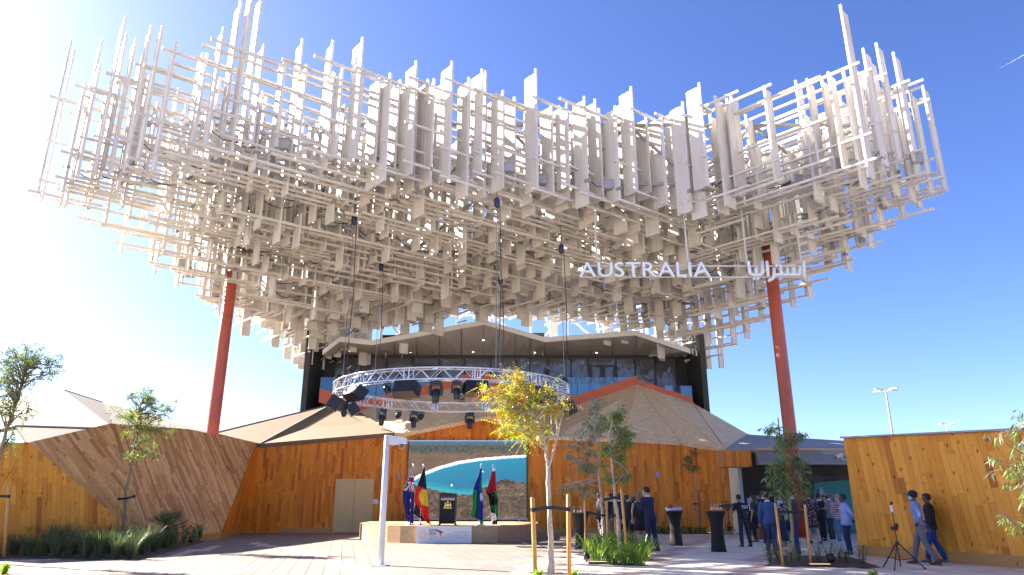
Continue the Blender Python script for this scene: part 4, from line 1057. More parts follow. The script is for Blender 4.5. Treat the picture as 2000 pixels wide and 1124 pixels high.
# ================================================================ lectern
lp = gp(874,1026,SH); le = thing('lectern', 'black lectern with a gold crest standing on the stage', 'lectern', (lp.x, lp.y, SH))
k_ = pxm(Vector((lp.x, lp.y, SH+.6))); lw = 32/k_; lh = 60/k_
m = MB(); m.box((-lw/2+.05,-.16,.05),(lw/2-.05,.2,lh-.16),'black_cloth'); lb(m, 'front_panel', le)
for e in (-1, 1):
    m = MB(); m.box((e*(lw/2-.02)-.025,-.2,.0),(e*(lw/2-.02)+.025,.24,lh-.04),'black_plastic'); lb(m, 'side_post', le)
    m = MB(); m.box((e*lw/2-.03,-.28,.0),(e*lw/2+.03,.34,.035),'black_plastic'); lb(m, 'foot', le)
m = MB(); m.poly([(-lw/2,-.24,lh-.16),(lw/2,-.24,lh-.16),(lw/2,.3,lh+.0),(-lw/2,.3,lh+.0),(-lw/2,-.24,lh-.20),(lw/2,-.24,lh-.20),(lw/2,.3,lh-.04),(-lw/2,.3,lh-.04)], [(0,1,2,3),(7,6,5,4),(0,4,5,1),(1,5,6,2),(2,6,7,3),(3,7,4,0)], 'black_plastic'); lb(m, 'top', le)
m = MB(); m.box((-lw/2+.04,-.165,lh-.30),(lw/2-.04,-.161,lh-.19),'interior_light'); lb(m, 'name_strip', le)
m = MB(); cz = lh*.62; Y_ = -.1615
def fl(pts, dy=0): m.prism(pts, Vector((0,Y_-dy,cz)), Vector((1,0,0)), Vector((0,0,1)), Vector((0,-.006,0)), 'gold')
fl([(-.06,.05),(.06,.05),(.06,-.03),(0,-.08),(-.06,-.03)])                                    # shield
fl([(math.cos(R(90+k*360/14))*(.055 if k % 2 == 0 else .026), .115+math.sin(R(90+k*360/14))*(.055 if k % 2 == 0 else .026)) for k in range(14)])   # star
fl([(-.075,-.08),(-.07,-.02),(-.085,.03),(-.08,.07),(-.10,.10),(-.085,.11),(-.125,.10),(-.115,.06),(-.13,0),(-.115,-.05),(-.19,-.095),(-.10,-.09)])   # left supporter
fl([(.075,-.08),(.085,-.02),(.075,.02),(.10,.05),(.105,.11),(.08,.12),(.12,.125),(.125,.06),(.155,.03),(.165,-.01),(.13,-.03),(.12,-.08)])   # right supporter
for k in range(9): fl([(-.17+k*.04,-.13+.02*math.sin(k)),(-.14+k*.04,-.15),(-.13+k*.04,-.11),(-.155+k*.04,-.09)], .001)
lb(m, 'crest', le)

# ================================================================ flags
def flag(label, px, py, H, edges, col, tilt=0.0):
    b = gp(px, py, SH); k = pxm(b + Z*1.0); root = thing('flag_on_pole', label, 'flag', (b.x, b.y, SH), 'flags on the stage')
    hp = H/k
    m = MB(); m.lathe((0,0,0), [(.22,0.0),(.22,.02),(.05,.05),(.035,.12)], 'steel_galv', 16); lb(m, 'base', root, True)
    m = MB(); m.tube([(0,0,.02),(tilt/k,0,hp-.05)], .019, 'steel_galv', 8); pole = lb(m, 'pole', root)
    m = MB(); m.ball((tilt/k,0,hp), (.045,.045,.065), 'steel_galv', 10, 6); lb(m, 'finial', root, True)
    def E(bb, c):
        for (b0, v0), (b1, v1) in zip(c, c[1:]):
            if b0 <= bb <= b1: return v0 + (v1-v0)*(bb-b0)/(b1-b0)
        return c[-1][1]
    Lc, Rc_, top, bot = edges
    def pos(a, bb):
        l, r = E(bb, Lc)*1.45/k, E(bb, Rc_)*1.45/k; x = l + (r-l)*a; w = (r-l)
        y = -.03 - .10*min(1, bb*2.5)*(.5+.5*math.sin(a*9.0 + bb*2.2)) - .05*math.sin(a*17+bb*4)*min(1, bb*2)
        z = (top + (bot(a) - top)*bb)/k
        return (x, y, z)
    colgrid('cloth', 40, 70, pos, col, 'printed_cloth', root, thick=.004)
NAVY, RED, WHT, BLK = (.012,.018,.16), (.62,.012,.012), (.75,.75,.78), (.008,.008,.009)
def au(a, b):
    if b < .45 and a > .15:
        u, v = (a-.15)/.85, b/.45
        if abs(u-.55) < .07 or abs(v-.5) < .09: return (.42,.012,.03)
        if abs(u-.55) < .13 or abs(v-.5) < .16: return WHT
        if abs(abs(u-.5)-abs(v-.5)) < .05: return (.42,.02,.04)
        if abs(abs(u-.5)-abs(v-.5)) < .13: return WHT
    for x, y, r in ((.72,.60,.032), (.66,.77,.022), (.12,.42,.03), (.3,.9,.015)):
        d = math.hypot((a-x)*.42, b-y); an = math.atan2(b-y, (a-x)*.42)
        if d < r*(.8+.25*math.cos(7*an)): return WHT
    return NAVY
flag('draped blue national flag with union crosses and white stars on the stage', 801, 1026, 112, ([(0,0),(.2,-4),(.45,-11),(.65,-10),(.85,-6),(1,-6)], [(0,2),(.1,3),(.5,4),(.8,4),(1,5)], 108, lambda a: 2 + 6*(1-a)), au, 2)
def ab(a, b):
    if math.hypot((a-.80)*.30, b-.535) < .150*1.0 and True:
        if math.hypot((a-.80)*22, (b-.535)*105) < 15.5: return (.80,.50,.012)
    if b < .40 - .10*(1-a)*.5 and b < .34 + .06*a: return BLK
    if b > .72 and a < .55 - 0*b and (a < .2 + (b-.72)*2.2): return BLK
    return RED
flag('draped black and red flag with a yellow disc beside the lectern', 820, 1026, 112, ([(0,2),(.2,-2),(.45,-7),(.62,-8),(.72,-6),(.88,-9),(1,4)], [(0,4),(.3,7),(.6,10),(.85,12),(1,15)], 107, lambda a: 10 - 10*a), ab, 3)
def ts(a, b):
    if b > .93: return (.02,.32,.10)
    if a > .70 and b < .40: return (.006,.14,.035)
    if abs(a-.86) < .14 and abs(b-.52) < .075: 
        return (.62,.64,.78) if math.hypot((a-.86)/.14, (b-.52)/.075) < 1 else (.015,.02,.30)
    if b < .42: return (.015,.02,.30) if a > .12 else (.012,.05,.25)
    if a < .38: return (.012,.30,.06)
    if a < .56: return (.006,.09,.03)
    return (.015,.02,.30)
flag('draped green and dark blue flag with a white emblem near the lectern', 937, 1026, 113, ([(0,-1),(.15,-3),(.4,-9),(.6,-10),(.75,-9),(.9,-12),(1,-3)], [(0,2),(.3,2),(.55,4),(.8,4),(1,5)], 106, lambda a: 10 - 10*a if a < .5 else 2), ts, 1)
def ua(a, b):
    if b < .06: return WHT
    if b < .46 + .0*a and a*.9 + b*0 < 1 and b < .50 - .10*a: return (.40,.008,.014)
    if a > .80 and b < .55: return (.012,.22,.04)
    if b > .66 and a > .18 and b < .92 - .25*(1-a): return (.012,.25,.045)
    if b > .80 and b < .95 - .05*a: return WHT
    return BLK
flag('draped red, green, white and black flag at the end of the row', 961, 1025, 112, ([(0,0),(.2,-3),(.45,-9),(.5,-5),(.7,-2),(1,1)], [(0,4),(.3,5),(.5,7),(.8,8),(1,7)], 106, lambda a: 0), ua, 1)

# ================================================================ camera mast
cb = gp(743,1105); cm = thing('camera_mast', 'white mast with a dome camera standing on the paving', 'camera pole', (cb.x, cb.y, 0))
chm = at(765,850,cb.y).z
m = MB(); m.lathe((0,0,0), [(.088,.02),(.085,chm*.5),(.075,chm-.02),(.03,chm)], 'white_paint', 18); lb(m, 'mast', cm, True)
m = MB(); m.box((-.20,-.20,.0),(.20,.20,.022),'white_paint')
for e in (-1,1):
    for f in (-1,1): m.lathe((e*.15,f*.15,.02), [(.025,0),(.025,.03),(.008,.05)], 'steel_galv', 6)
lb(m, 'base_plate', cm)
m = MB(); m.box((.06,-.09,chm-.26),(.14,.09,chm-.01),'white_paint'); lb(m, 'bracket', cm)
m = MB(); m.prism([(.14,-.28),(.14,-.03),(.52,-.07),(.56,-.12),(.56,-.24),(.30,-.26)], Vector((0,-.09,chm)), Vector((1,0,0)), Vector((0,0,1)), Vector((0,.18,0)), 'white_paint'); ch_ = lb(m, 'housing', cm)
m = MB(); m.lathe((.42,0,chm-.36), [(.02,-.03),(.09,.0),(.115,.06),(.115,.11)], 'clear_glass', 16); lb(m, 'dome', ch_, True)
m = MB(); m.ball((.42,0,chm-.30), .06, 'black_plastic'); lb(m, 'lens', ch_, True)

# ================================================================ cocktail tables
def bottle(p, i, lab):
    root = thing('water_bottle', lab, 'bottle', p, 'water bottles on the cocktail tables')
    m = MB(); m.lathe((0,0,0), [(.030,0),(.033,.01),(.033,.13),(.028,.165),(.013,.195),(.013,.215)], 'clear_glass', 10); lb(m, 'body', root, True)
    m = MB(); m.lathe((0,0,.215), [(.015,0),(.015,.02)], 'plate_white', 10); lb(m, 'cap', root)
    m = MB(); m.lathe((0,0,.06), [(.0345,0),(.0345,.055)], 'plate_white', 10); lb(m, 'wrapper', root)
def cocktail(label, px, py, wtop, hpx):
    b = gp(px, py); k = pxm(b+Z*.55); w = wtop/k/2; h = hpx/k; root = thing('cocktail_table', label, 'table', (b.x, b.y, 0), 'black cocktail tables')
    n = 28; prof_ = [(.80,0),(.74,.12),(.66,.35),(.62,.5),(.63,.62),(.72,.80),(.90,.94),(1.0,.985),(1.0,1.0)]
    m = MB()
    V, F = [], []
    for r_, z_ in prof_:
        for q in range(n):
            a_ = 2*math.pi*q/n; star = 1 - .10*(1-z_)*(.5-.5*math.cos(4*a_)) if z_ < .9 else 1
            V.append((w*r_*star*math.cos(a_), w*r_*star*math.sin(a_), h*z_))
    for i_ in range(len(prof_)-1):
        for q in range(n): F.append((i_*n+q, i_*n+(q+1) % n, (i_+1)*n+(q+1) % n, (i_+1)*n+q))
    F.append(tuple(range((len(prof_)-1)*n, len(prof_)*n))); m.poly(V, F, 'black_cloth'); lb(m, 'stretch_cover', root, True)
    m = MB(); m.lathe((0,0,h), [(w*.97,.001),(w*.99,.008),(w*.97,.016)], 'black_cloth', n); lb(m, 'top', root)
    for e in range(4):
        a_ = R(45+90*e)+.0; m = MB(); m.lathe((w*.74*math.cos(a_), w*.74*math.sin(a_), 0), [(.03,.0),(.035,.02),(.03,.04)], 'rubber_black', 8); lb(m, 'foot', root)
    return Vector((b.x, b.y, h+.016)), w
t1, w1 = cocktail('black-covered cocktail table with bottles and a white cup behind the strappy plants', 1136, 1073, 33, 65)
t2, w2 = cocktail('black-covered cocktail table with pale folded napkins beside the man in navy suit', 1321, 1066, 33, 63)
t3, w3 = cocktail('black-covered cocktail table with three bottles on the pale paving', 1404, 1078, 38, 74)
for t_, lab, offs in ((t1, 'clear water bottle beside the white cup on the cocktail table', ((-.24,-.1),(.02,.05),(.12,-.1),(.2,.1))), (t2, 'clear water bottle beside the folded napkins', ((-.28,0),)), (t3, 'clear water bottle on the cocktail table on the pale paving', ((-.14,-.05),(-.02,.02),(.05,-.1),(.19,.0)))):
    for i_, (a_, b_) in enumerate(offs): bottle(t_ + Vector((a_, b_, 0)), i_, lab)
cu_ = thing('white_cup', 'white paper cup on the cocktail table behind the strappy plants', 'cup', t1 + Vector((-.10,-.12,0)))
m = MB(); m.lathe((0,0,0), [(.04,0),(.052,.10),(.055,.105),(.045,.10),(.036,.01)], 'plate_white', 12); lb(m, 'cup_body', cu_, True)
plain('napkin_blue', (.46,.47,.60), .9, .12, 14)
for k, (a_, b_, s_) in enumerate(((-.1,0,.2),(.08,-.05,.2),(.2,.08,.17))):
    m = MB(); n = 14; V, F = [], []
    for r_, z_ in ((1,0.0),(1.02,.03),(.8,.075),(.45,.10),(.02,.105)):
        for q in range(n):
            t_ = 2*math.pi*q/n; f_ = 1+.18*vn(math.cos(t_)*1.5+k*3, math.sin(t_)*1.5, r_*2); V.append((s_*r_*f_*math.cos(t_), s_*.7*r_*f_*math.sin(t_), z_*(.8+.6*vn(math.cos(t_)*2, math.sin(t_)*2, k))))
    for i_ in range(4):
        for q in range(n): F.append((i_*n+q, i_*n+(q+1) % n, (i_+1)*n+(q+1) % n, (i_+1)*n+q))
    F.append(tuple(range(n))[::-1]); m.poly(V, F, 'napkin_blue')
    o = m.build('napkin', None, True, loc=(0,0,0)); o.location = t2 + Vector((a_, b_, .001+.03*k)); tag(o, 'pale blue bundled napkin on a cocktail table', 'napkin', 'napkins on the cocktail table')

# ================================================================ tripods
def tripod(label, px, py, hpx, spread_px, head, cat='tripod', rz=0.3):
    b = gp(px, py); k = pxm(b+Z); h = hpx/k; s = spread_px/k/2; root = thing('tripod', label, cat, (b.x, b.y, 0), None, rz); hub = h*.36
    for q in range(3):
        a_ = R(210+120*q); f = Vector((s*1.1*math.cos(a_), s*1.1*math.sin(a_), 0)); tp = Vector((.03*math.cos(a_), .03*math.sin(a_), hub))
        m = MB(); m.tube([f+Z*.01, tp], .016, 'black_plastic', 6); lg = lb(m, 'leg', root)
        m = MB(); m.ball(f+Z*.015, .022, 'rubber_black', 8, 4); lb(m, 'rubber_foot', lg)
        m = MB(); m.bar(f.lerp(tp, .42), Vector((0,0,hub*.35)), .014, .02, 'black_plastic'); lb(m, 'brace', root)
    m = MB(); m.tube([(0,0,hub*.1),(0,0,h*.80)], [.017,.013], 'black_plastic', 8); m.lathe((0,0,hub-.04), [(.04,0),(.045,.06),(.03,.09)], 'black_plastic', 10); lb(m, 'column', root)
    head(root, h); return root
def head360(root, h):
    m = MB(); m.lathe((0,0,h*.80), [(.03,0),(.032,.05),(.034,.16),(.028,.17)], 'white_paint', 10); lb(m, 'gimbal', root)
    m = MB(); m.box((-.02,-.015,h*.80+.171),(.02,.015,h*.80+.21),'black_plastic'); m.ball((.02,0,h*.80+.23), (.055,.03,.028), 'black_plastic'); lb(m, 'camera', root)
    m = MB(); m.box((-.08,-.05,h*.54),(.05,.05,h*.60),'black_plastic'); m.box((.03,-.04,h*.58),(.09,.0,h*.64),'black_plastic'); lb(m, 'phone_clamp', root)
tripod('slim black tripod with a white gimbal camera standing before the golden wall', 1760, 1112, 130, 78, head360)
def head_video(root, h):
    m = MB(); m.box((-.10,-.22,h*.82),(.10,.20,h*.82+.2),'black_plastic'); cb_ = lb(m, 'camera_body', root)
    m = MB(); m.lathe((0,0,0), [(.06,0),(.07,.12),(.075,.2)], 'black_plastic', 12); m.xf(Matrix.Translation((0,.2,h*.82+.1)) @ Matrix.Rotation(R(-90),4,'X')); lb(m, 'lens', cb_)
    m = MB(); m.tube([(0,-.1,h*.82+.2),(0,-.1,h*.82+.3),(0,.12,h*.82+.3)], .018, 'black_plastic', 6); m.box((-.03,-.32,h*.82+.1),(.03,-.22,h*.82+.17),'black_plastic'); lb(m, 'handle', cb_)
    m = MB(); m.lathe((0,0,h*.74), [(.04,0),(.07,.04),(.07,.1),(.05,.13)], 'black_plastic', 10); lb(m, 'fluid_head', root)
    m = MB(); m.box((-.09,-.09,.22),(.09,.09,.4),'black_cloth'); lb(m, 'weight_bag', root)
tripod('black video camera on a sturdy tripod in front of the plank corner', 1426, 1045, 60, 34, head_video, rz=.9)
tripod('black camera tripod among the guests beside the man in grey blazer', 1537, 1070, 62, 26, head_video, rz=2.4)

# ================================================================ small fittings on the walls, lights, far lamps
def cctv(label, px, py, Y, yaw):
    p = at(px, py, Y); root = thing('security_camera', label, 'camera', p, None, yaw)
    m = MB(); m.lathe((0,0,0), [(.07,0),(.075,.02),(.06,.34),(.05,.35)], 'white_paint', 14); m.xf(Matrix.Rotation(R(105), 4, 'X')); lb(m, 'body', root, True)
    m = MB(); m.lathe((0,0,0), [(.05,-.012),(.055,-.001)], 'lamp_lens', 14); m.xf(Matrix.Rotation(R(105), 4, 'X') @ Matrix.Translation((0,0,.365))); lb(m, 'lens', root)
    m = MB(); m.tube([(0,0,0),(0,.0,-.14),(.12,.12,-.16)], .025, 'white_paint', 8); lb(m, 'bracket', root)
cctv('white bullet security camera on the edge of the golden wall', 1645, 889, Ra.y+.1, R(-60))
pc2 = Ra.lerp(Rb, .93); cctv('white bullet security camera high on the golden wall behind leaves', 1985, 886, pc2.y-.1, R(-50))
def street_lamp(label, px, py, H):
    d_ = ray(px, py); s_ = (H-EYE)/d_.z; p = CAM + d_*s_; root = thing('street_lamp', label, 'street lamp', (p.x, p.y, 0), 'tall street lamps beyond the pavilion')
    m = MB(); m.tube([(0,0,0),(0,0,H*.5),(0,0,H)], [.13,.10,.08], 'steel_grey', 10); lb(m, 'pole', root)
    for k in range(4):
        a_ = R(20+90*k); c = Vector((math.cos(a_), math.sin(a_), 0)); m = MB()
        m.tube([Vector((0,0,H-.15)), c*.5+Z*(H+.02)], .04, 'steel_grey', 6); m.obox(c*.95+Z*(H+.06), c*.45, Vector((-c.y,c.x,0))*.14, Z*.05+c*.01, 'steel_grey'); lb(m, 'lantern', root)
street_lamp('tall four-headed street lamp rising behind the entrance roof', 1730, 763, 12)
street_lamp('smaller-looking four-headed street lamp beyond the golden wall', 1849, 829, 12)
def uplight(label, px, py, lit=False, grp=None):
    p = gp(px, py); root = thing('garden_uplight', label, 'garden light', (p.x, p.y, .03), grp)
    if lit:
        m = MB(); m.box((-.28,-.07,-.02),(.28,.07,.03),'black_plastic'); lb(m, 'trough', root)
        m = MB(); m.box((-.26,-.05,.031),(.26,.05,.036),'ground_light_glow'); lb(m, 'glowing_strip', root)
    else:
        m = MB(); m.lathe((0,0,0), [(.05,-.09),(.085,-.07),(.09,.10),(.075,.11)], 'black_plastic', 12); m.xf(Matrix.Translation((0,0,.14)) @ Matrix.Rotation(R(-35),4,'X')); lb(m, 'can', root, True)
        m = MB(); m.tube([(0,0,-.03),(0,0,.08)], .02, 'black_plastic', 6); lb(m, 'spike', root)
uplight('black spotlight at the corner of the strappy plant bed', 1146, 1099); uplight('black spotlight at the front of the grass bed', 246, 1089, grp=None)
uplight('black spotlight under the leafy shrubs by the brown planks', 372, 1063); uplight('glowing strip light in the strappy plant bed', 1170, 1102, True); uplight('glowing strip light in the sparse grass bed', 1602, 1107, True)
uplight('black spotlight in the sparse grass bed', 1626, 1104); uplight('small glowing light at the foot of the plank wall corner', 1393, 1043.5, True)

# a short vapour trail far off in the sky
ta, tb = at(1952,134,5200), at(2030,92,5200); m = MB(); plain('vapour', (.85,.88,.92), .9, .05, .01); n_ = 10
m.tube([ta.lerp(tb, i_/n_) + Vector((0,0,3*vn(i_*.8, 2))) for i_ in range(n_+1)], [.5 + 4.0*i_/n_ for i_ in range(n_+1)], 'vapour', 6); m.build('vapour_trail', None, True, label='thin white vapour trail high in the blue sky', cat='vapour trail', loc=tuple(ta))
# ================================================================ people
def cloth(name, col, var=0.15, scale=9, rough=0.85):
    if name in MATS: return name
    plain(name, col, rough, var, scale, bumps=0.15); return name
def skin(name, col):
    m, nt, b = new_mat(name); b.inputs['Base Color'].default_value = (*col, 1); b.inputs['Roughness'].default_value = 0.5; b.inputs['Subsurface Weight'].default_value = 0.08
skin('skin_light', (.52,.30,.21)); skin('skin_tan', (.33,.17,.10)); skin('skin_dark', (.12,.06,.035))
for nm, c in (('hair_black',(.012,.010,.009)), ('hair_brown',(.05,.028,.015)), ('hair_red',(.15,.05,.02)), ('hair_blond',(.24,.14,.06)), ('hair_grey',(.12,.11,.10))):
    plain(nm, c, .55, .35, 30)
plain('mask_blue', (.22,.46,.60), .8, .05); plain('mask_black', (.015,.015,.015), .8, .05)
def pattern(name, base, cols, scale, thr=0.56):
    m, nt, b = new_mat(name); w = pos_obj(nt); col = base
    cur = None
    for k, c in enumerate(cols):
        f = noise_tex(nt, scale*(1+.35*k), 1.0, w, .4, 1.5); mr = N(nt, 'ShaderNodeMath', operation='GREATER_THAN'); mr.inputs[1].default_value = thr + .02*k
        ad = N(nt, 'ShaderNodeMath', operation='ADD'); ad.inputs[1].default_value = 0.0; nt.links.new(f, ad.inputs[0]); nt.links.new(ad.outputs[0], mr.inputs[0])
        cur = mixc(nt, mr.outputs[0], cur if cur is not None else base, c)
    nt.links.new(cur, b.inputs['Base Color']); b.inputs['Roughness'].default_value = .85
def stripes(name, c1, c2, n):
    m, nt, b = new_mat(name); w = N(nt, 'ShaderNodeTexWave'); w.wave_type = 'BANDS'; w.bands_direction = 'Z'; w.inputs['Scale'].default_value = n; w.inputs['Distortion'].default_value = .4
    nt.links.new(pos_obj(nt), w.inputs['Vector']); nt.links.new(ramp(nt, w.outputs[1], [(.45, c1), (.55, c2)]), b.inputs['Base Color']); b.inputs['Roughness'].default_value = .85
pattern('floral', (.022,.012,.018), [(.40,.30,.32), (.25,.03,.05)], 15, .60); pattern('mono_print', (.01,.01,.012), [(.62,.60,.64)], 8, .53); stripes('red_stripes', (.60,.55,.54), (.33,.06,.06), 5)

def ellloft(mb, rings, mat, n=14, caps=(True, True)):
    """rings: (centre, side vector, front vector) -> closed skin through ellipses"""
    o = len(mb.v); k = mb.mi(mat)
    for c, a, b in rings:
        for q in range(n):
            t = 2*math.pi*q/n; mb.v.append(tuple(c + a*math.cos(t) + b*math.sin(t)))
    for i in range(len(rings)-1):
        for q in range(n): mb.f.append([o+i*n+q, o+i*n+(q+1) % n, o+(i+1)*n+(q+1) % n, o+(i+1)*n+q]); mb.m.append(k)
    if caps[0]: mb.f.append([o+q for q in range(n)][::-1]); mb.m.append(k)
    if caps[1]: e = o+(len(rings)-1)*n; mb.f.append([e+q for q in range(n)]); mb.m.append(k)
X_, Y_ax = Vector((1,0,0)), Vector((0,1,0))
def limb(mb, pts, rad, mat, n=10, caps=(True, True)):
    P = [pts[0]]; RR_ = [rad[0]]
    for i in range(len(pts)-1):
        for s in (.33, .67, 1.0): P.append(pts[i].lerp(pts[i+1], s)); RR_.append(rad[i]+(rad[i+1]-rad[i])*s)
    mb.tube(P, RR_, mat, n, caps[0] or caps[1])
ARMS = {  # elbow, wrist relative to the shoulder; x is outward
    'hang': ((.07,-.02,-.29), (.07,.05,-.54)), 'hold': ((.07,-.04,-.28), (-.04,.22,-.24)), 'fold': ((.08,.02,-.28), (-.20,.20,-.22)),
    'hip': ((.27,-.13,-.24), (.06,-.02,-.42)), 'back': ((.12,-.16,-.26), (-.08,-.20,-.40)), 'face': ((.10,.22,-.10), (-.06,.24,.14)), 'phone': ((.06,.06,-.27), (-.06,.30,-.10)), 'low': ((.09,.04,-.29), (.05,.20,-.46)) }
def person(label, px, py, hpx, facing, top, top_kind, bottom, skin_m='skin_light', hair='hair_black', hair_kind='short', arms=('hang','hang'),
           feet=((.10,0),(-.10,0)), mask=None, look=0.0, lean=(0,0), shoes='black_plastic', shirt='plate_white', bulk=1.0, extra=None, bottom_kind='trousers', hand_items=None, seat=None, group='guests standing on the plaza'):
    """facing: direction the body looks at in degrees, 0 = away from the camera, 90 = to the left"""
    b = gp(px, py); H = hpx / pxm(b + Z*.85); s = H/1.76
    V = Vector
    hipw, shw = .095, .185
    pel = V((lean[0]*.3, lean[1]*.3, .96)); chest = V((lean[0]*.75, lean[1]*.75, 1.32)); neck = V((lean[0], lean[1], 1.50)); hd = V((lean[0]*1.12, lean[1]*1.12+.015, 1.64))
    body = MB(); bs = bulk
    def tors(mb, mat, g=0.0, z0=.88, z1=1.50, caps=(True, True), hem=1.0):
        prof = [(.84,.160,.115),(.92,.168,.120),(1.00,.160,.112),(1.10,.150,.105),(1.20,.160,.112),(1.30,.178,.122),(1.38,.190,.118),(1.44,.175,.100),(1.485,.105,.080),(1.52,.064,.064)]
        rings = []
        for z, a, c in prof:
            if z < z0-.001 or z > z1+.001: continue
            t = (z-.92)/(1.5-.92); cc = pel.lerp(neck, max(-.15, min(1, t))); cc = V((cc.x, cc.y, z)); w_ = (1 + (hem-1)*max(0, (1.05-z)/.2)) * (bs if z < 1.4 else 1)
            rings.append((cc, X_*((a+g)*w_), Y_ax*((c+g)*w_)))
        ellloft(mb, rings, mat, 16, caps)
    hips = [pel + V((hipw*e, 0, -.05)) for e in (1, -1)]
    ank = [V((feet[k][0]+lean[0]*0, feet[k][1], .085)) for k in (0, 1)]
    knee = []
    for k in (0, 1):
        m_ = hips[k].lerp(ank[k], .5); dd = abs(feet[k][1]); knee.append(m_ + V((0, .025+.12*max(0, .25-abs(.25-dd))*0 + (.06 if feet[k][1] < -.12 else 0), .02)))
    sh = [neck + V((shw*e, -.005, -.085)) for e in (1, -1)]
    el, wr = [], []
    for k, e in ((0, 1), (1, -1)):
        a, c = ARMS[arms[k]]; el.append(sh[k] + V((a[0]*e, a[1], a[2]))); wr.append(sh[k] + V((c[0]*e, c[1], c[2])))
    tors(body, skin_m)
    ellloft(body, [(neck+V((0,0,-.04)), X_*.060, Y_ax*.060), (neck.lerp(hd,.35), X_*.054, Y_ax*.056), (hd+V((0,0,-.05)), X_*.052, Y_ax*.058)], skin_m)
    cl, sl_ = math.cos(look), math.sin(look); hx, hy = V((cl, sl_, 0)), V((-sl_, cl, 0))
    ellloft(body, [(hd+hy*o+Z*z, hx*a, hy*c) for z, a, c, o in ((-.115,.028,.030,.045),(-.10,.046,.058,.025),(-.065,.060,.082,.008),(-.02,.070,.094,0),(.03,.075,.098,-.005),(.075,.070,.092,-.008),(.11,.048,.062,-.008),(.125,.015,.02,-.008))], skin_m, 16)
    body.ball(hd+hy*.103+Z*(-.015), (.014,.020,.022), skin_m, 8, 5)
    for e in (-1, 1): body.ball(hd+hx*(.075*e)-hy*.005+Z*-.01, (.012,.02,.032), skin_m, 8, 5)
    for k in (0, 1):
        limb(body, [hips[k], knee[k], ank[k]], (.080,.056,.036), skin_m, 12)
        f = ank[k]; ellloft(body, [(f+V((0,-.05,-.045)), X_*.034, Z*.032), (f+V((0,.02,-.04)), X_*.040, Z*.040), (f+V((0,.10,-.052)), X_*.045, Z*.026), (f+V((0,.165,-.06)), X_*.034, Z*.016)], skin_m, 10)
        limb(body, [sh[k], el[k], wr[k]], (.052,.040,.027), skin_m, 10)
        d = (wr[k]-el[k]).normalized(); sd = d.cross(Z); sd = sd.normalized() if sd.length > .1 else X_.copy(); nn = sd.cross(d)
        ellloft(body, [(wr[k]+d*t, sd*a, nn*c) for t, a, c in ((-.01,.026,.020),(.03,.036,.018),(.085,.042,.016),(.095,.038,.013))], skin_m, 10)
        for q in range(4):
            r0 = wr[k]+d*.085+sd*(-.030+.020*q); L_ = (.066,.078,.073,.056)[q]
            body.tube([r0, r0+d*L_*.5-nn*.010, r0+d*L_*.85-nn*.030], [.0105,.0095,.008], skin_m, 6)
        e = 1 if k == 0 else -1; r0 = wr[k]+d*.025-sd*.03*1; body.tube([r0, r0+d*.035-sd*.022-nn*.006, r0+d*.065-sd*.026-nn*.016], [.012,.011,.009], skin_m, 6)
    me = body.mesh('person', True)
    ob = bpy.data.objects.new('person', me); COL.objects.link(ob); md = ob.modifiers.new('join', 'REMESH'); md.mode = 'VOXEL'; md.voxel_size = .0115; md.use_smooth_shade = True
    dg = bpy.context.evaluated_depsgraph_get(); me2 = bpy.data.meshes.new_from_object(ob.evaluated_get(dg)); ob.modifiers.clear(); ob.data = me2; bpy.data.meshes.remove(me)
    me2.materials.clear(); me2.materials.append(MATS[skin_m])
    ob.location = (b.x, b.y, 0.0); ob.rotation_euler = (0, 0, R(facing)); ob.scale = (s, s, s); tag(ob, label, 'person', group)
    def part(mb, name, smooth=True):
        V0 = mb.v
        if name in ('jacket','shirt','trousers','dress','skirt','headscarf','t_shirt','blazer'):
            mb.v = [tuple(Vector(p) + Vector((vn(p[0]*9, p[2]*7, 1), vn(p[1]*9, p[2]*7, 2), 0))*.009) for p in V0]
        return lb(mb, name, ob, smooth)
    # legs
    if bottom_kind == 'trousers':
        t_ = MB(); ellloft(t_, [(pel+V((0,0,z)), X_*a*bs, Y_ax*c*bs) for z, a, c in ((.08,.160,.118),(.02,.176,.128),(-.05,.180,.128),(-.12,.165,.115))], bottom, 16)
        for k in (0, 1):
            hem = ank[k]+V((0,0,.015)); limb(t_, [hips[k]+V((0,0,.02)), knee[k], hem], (.102*bs,.074,.066), bottom, 12)
        part(t_, 'trousers')
    elif bottom_kind == 'dress':
        t_ = MB(); hk = .52; c = (knee[0]+knee[1])/2
        ellloft(t_, [(pel+V((0,0,.12)), X_*.152, Y_ax*.115), (pel+V((0,0,-.02)), X_*.185, Y_ax*.135), (pel.lerp(c,.5), X_*.205, Y_ax*.16), (V((c.x,c.y,hk)), X_*(.20+abs(feet[0][0]-feet[1][0])*.25), Y_ax*(.15+abs(feet[0][1]-feet[1][1])*.30))], bottom, 18, (True, True)); part(t_, 'skirt')
    # shoes
    for k in (0, 1):
        f = ank[k]; t_ = MB(); ellloft(t_, [(f+V((0,-.07,-.045)), X_*.036, Z*.040), (f+V((0,-.02,-.035)), X_*.046, Z*.052), (f+V((0,.06,-.045)), X_*.050, Z*.040), (f+V((0,.14,-.056)), X_*.048, Z*.029), (f+V((0,.19,-.064)), X_*.030, Z*.018)], shoes, 12)
        t_.v = [(x, y, max(.001, z)) for x, y, z in t_.v]; part(t_, 'shoe')
    # top
    t_ = MB()
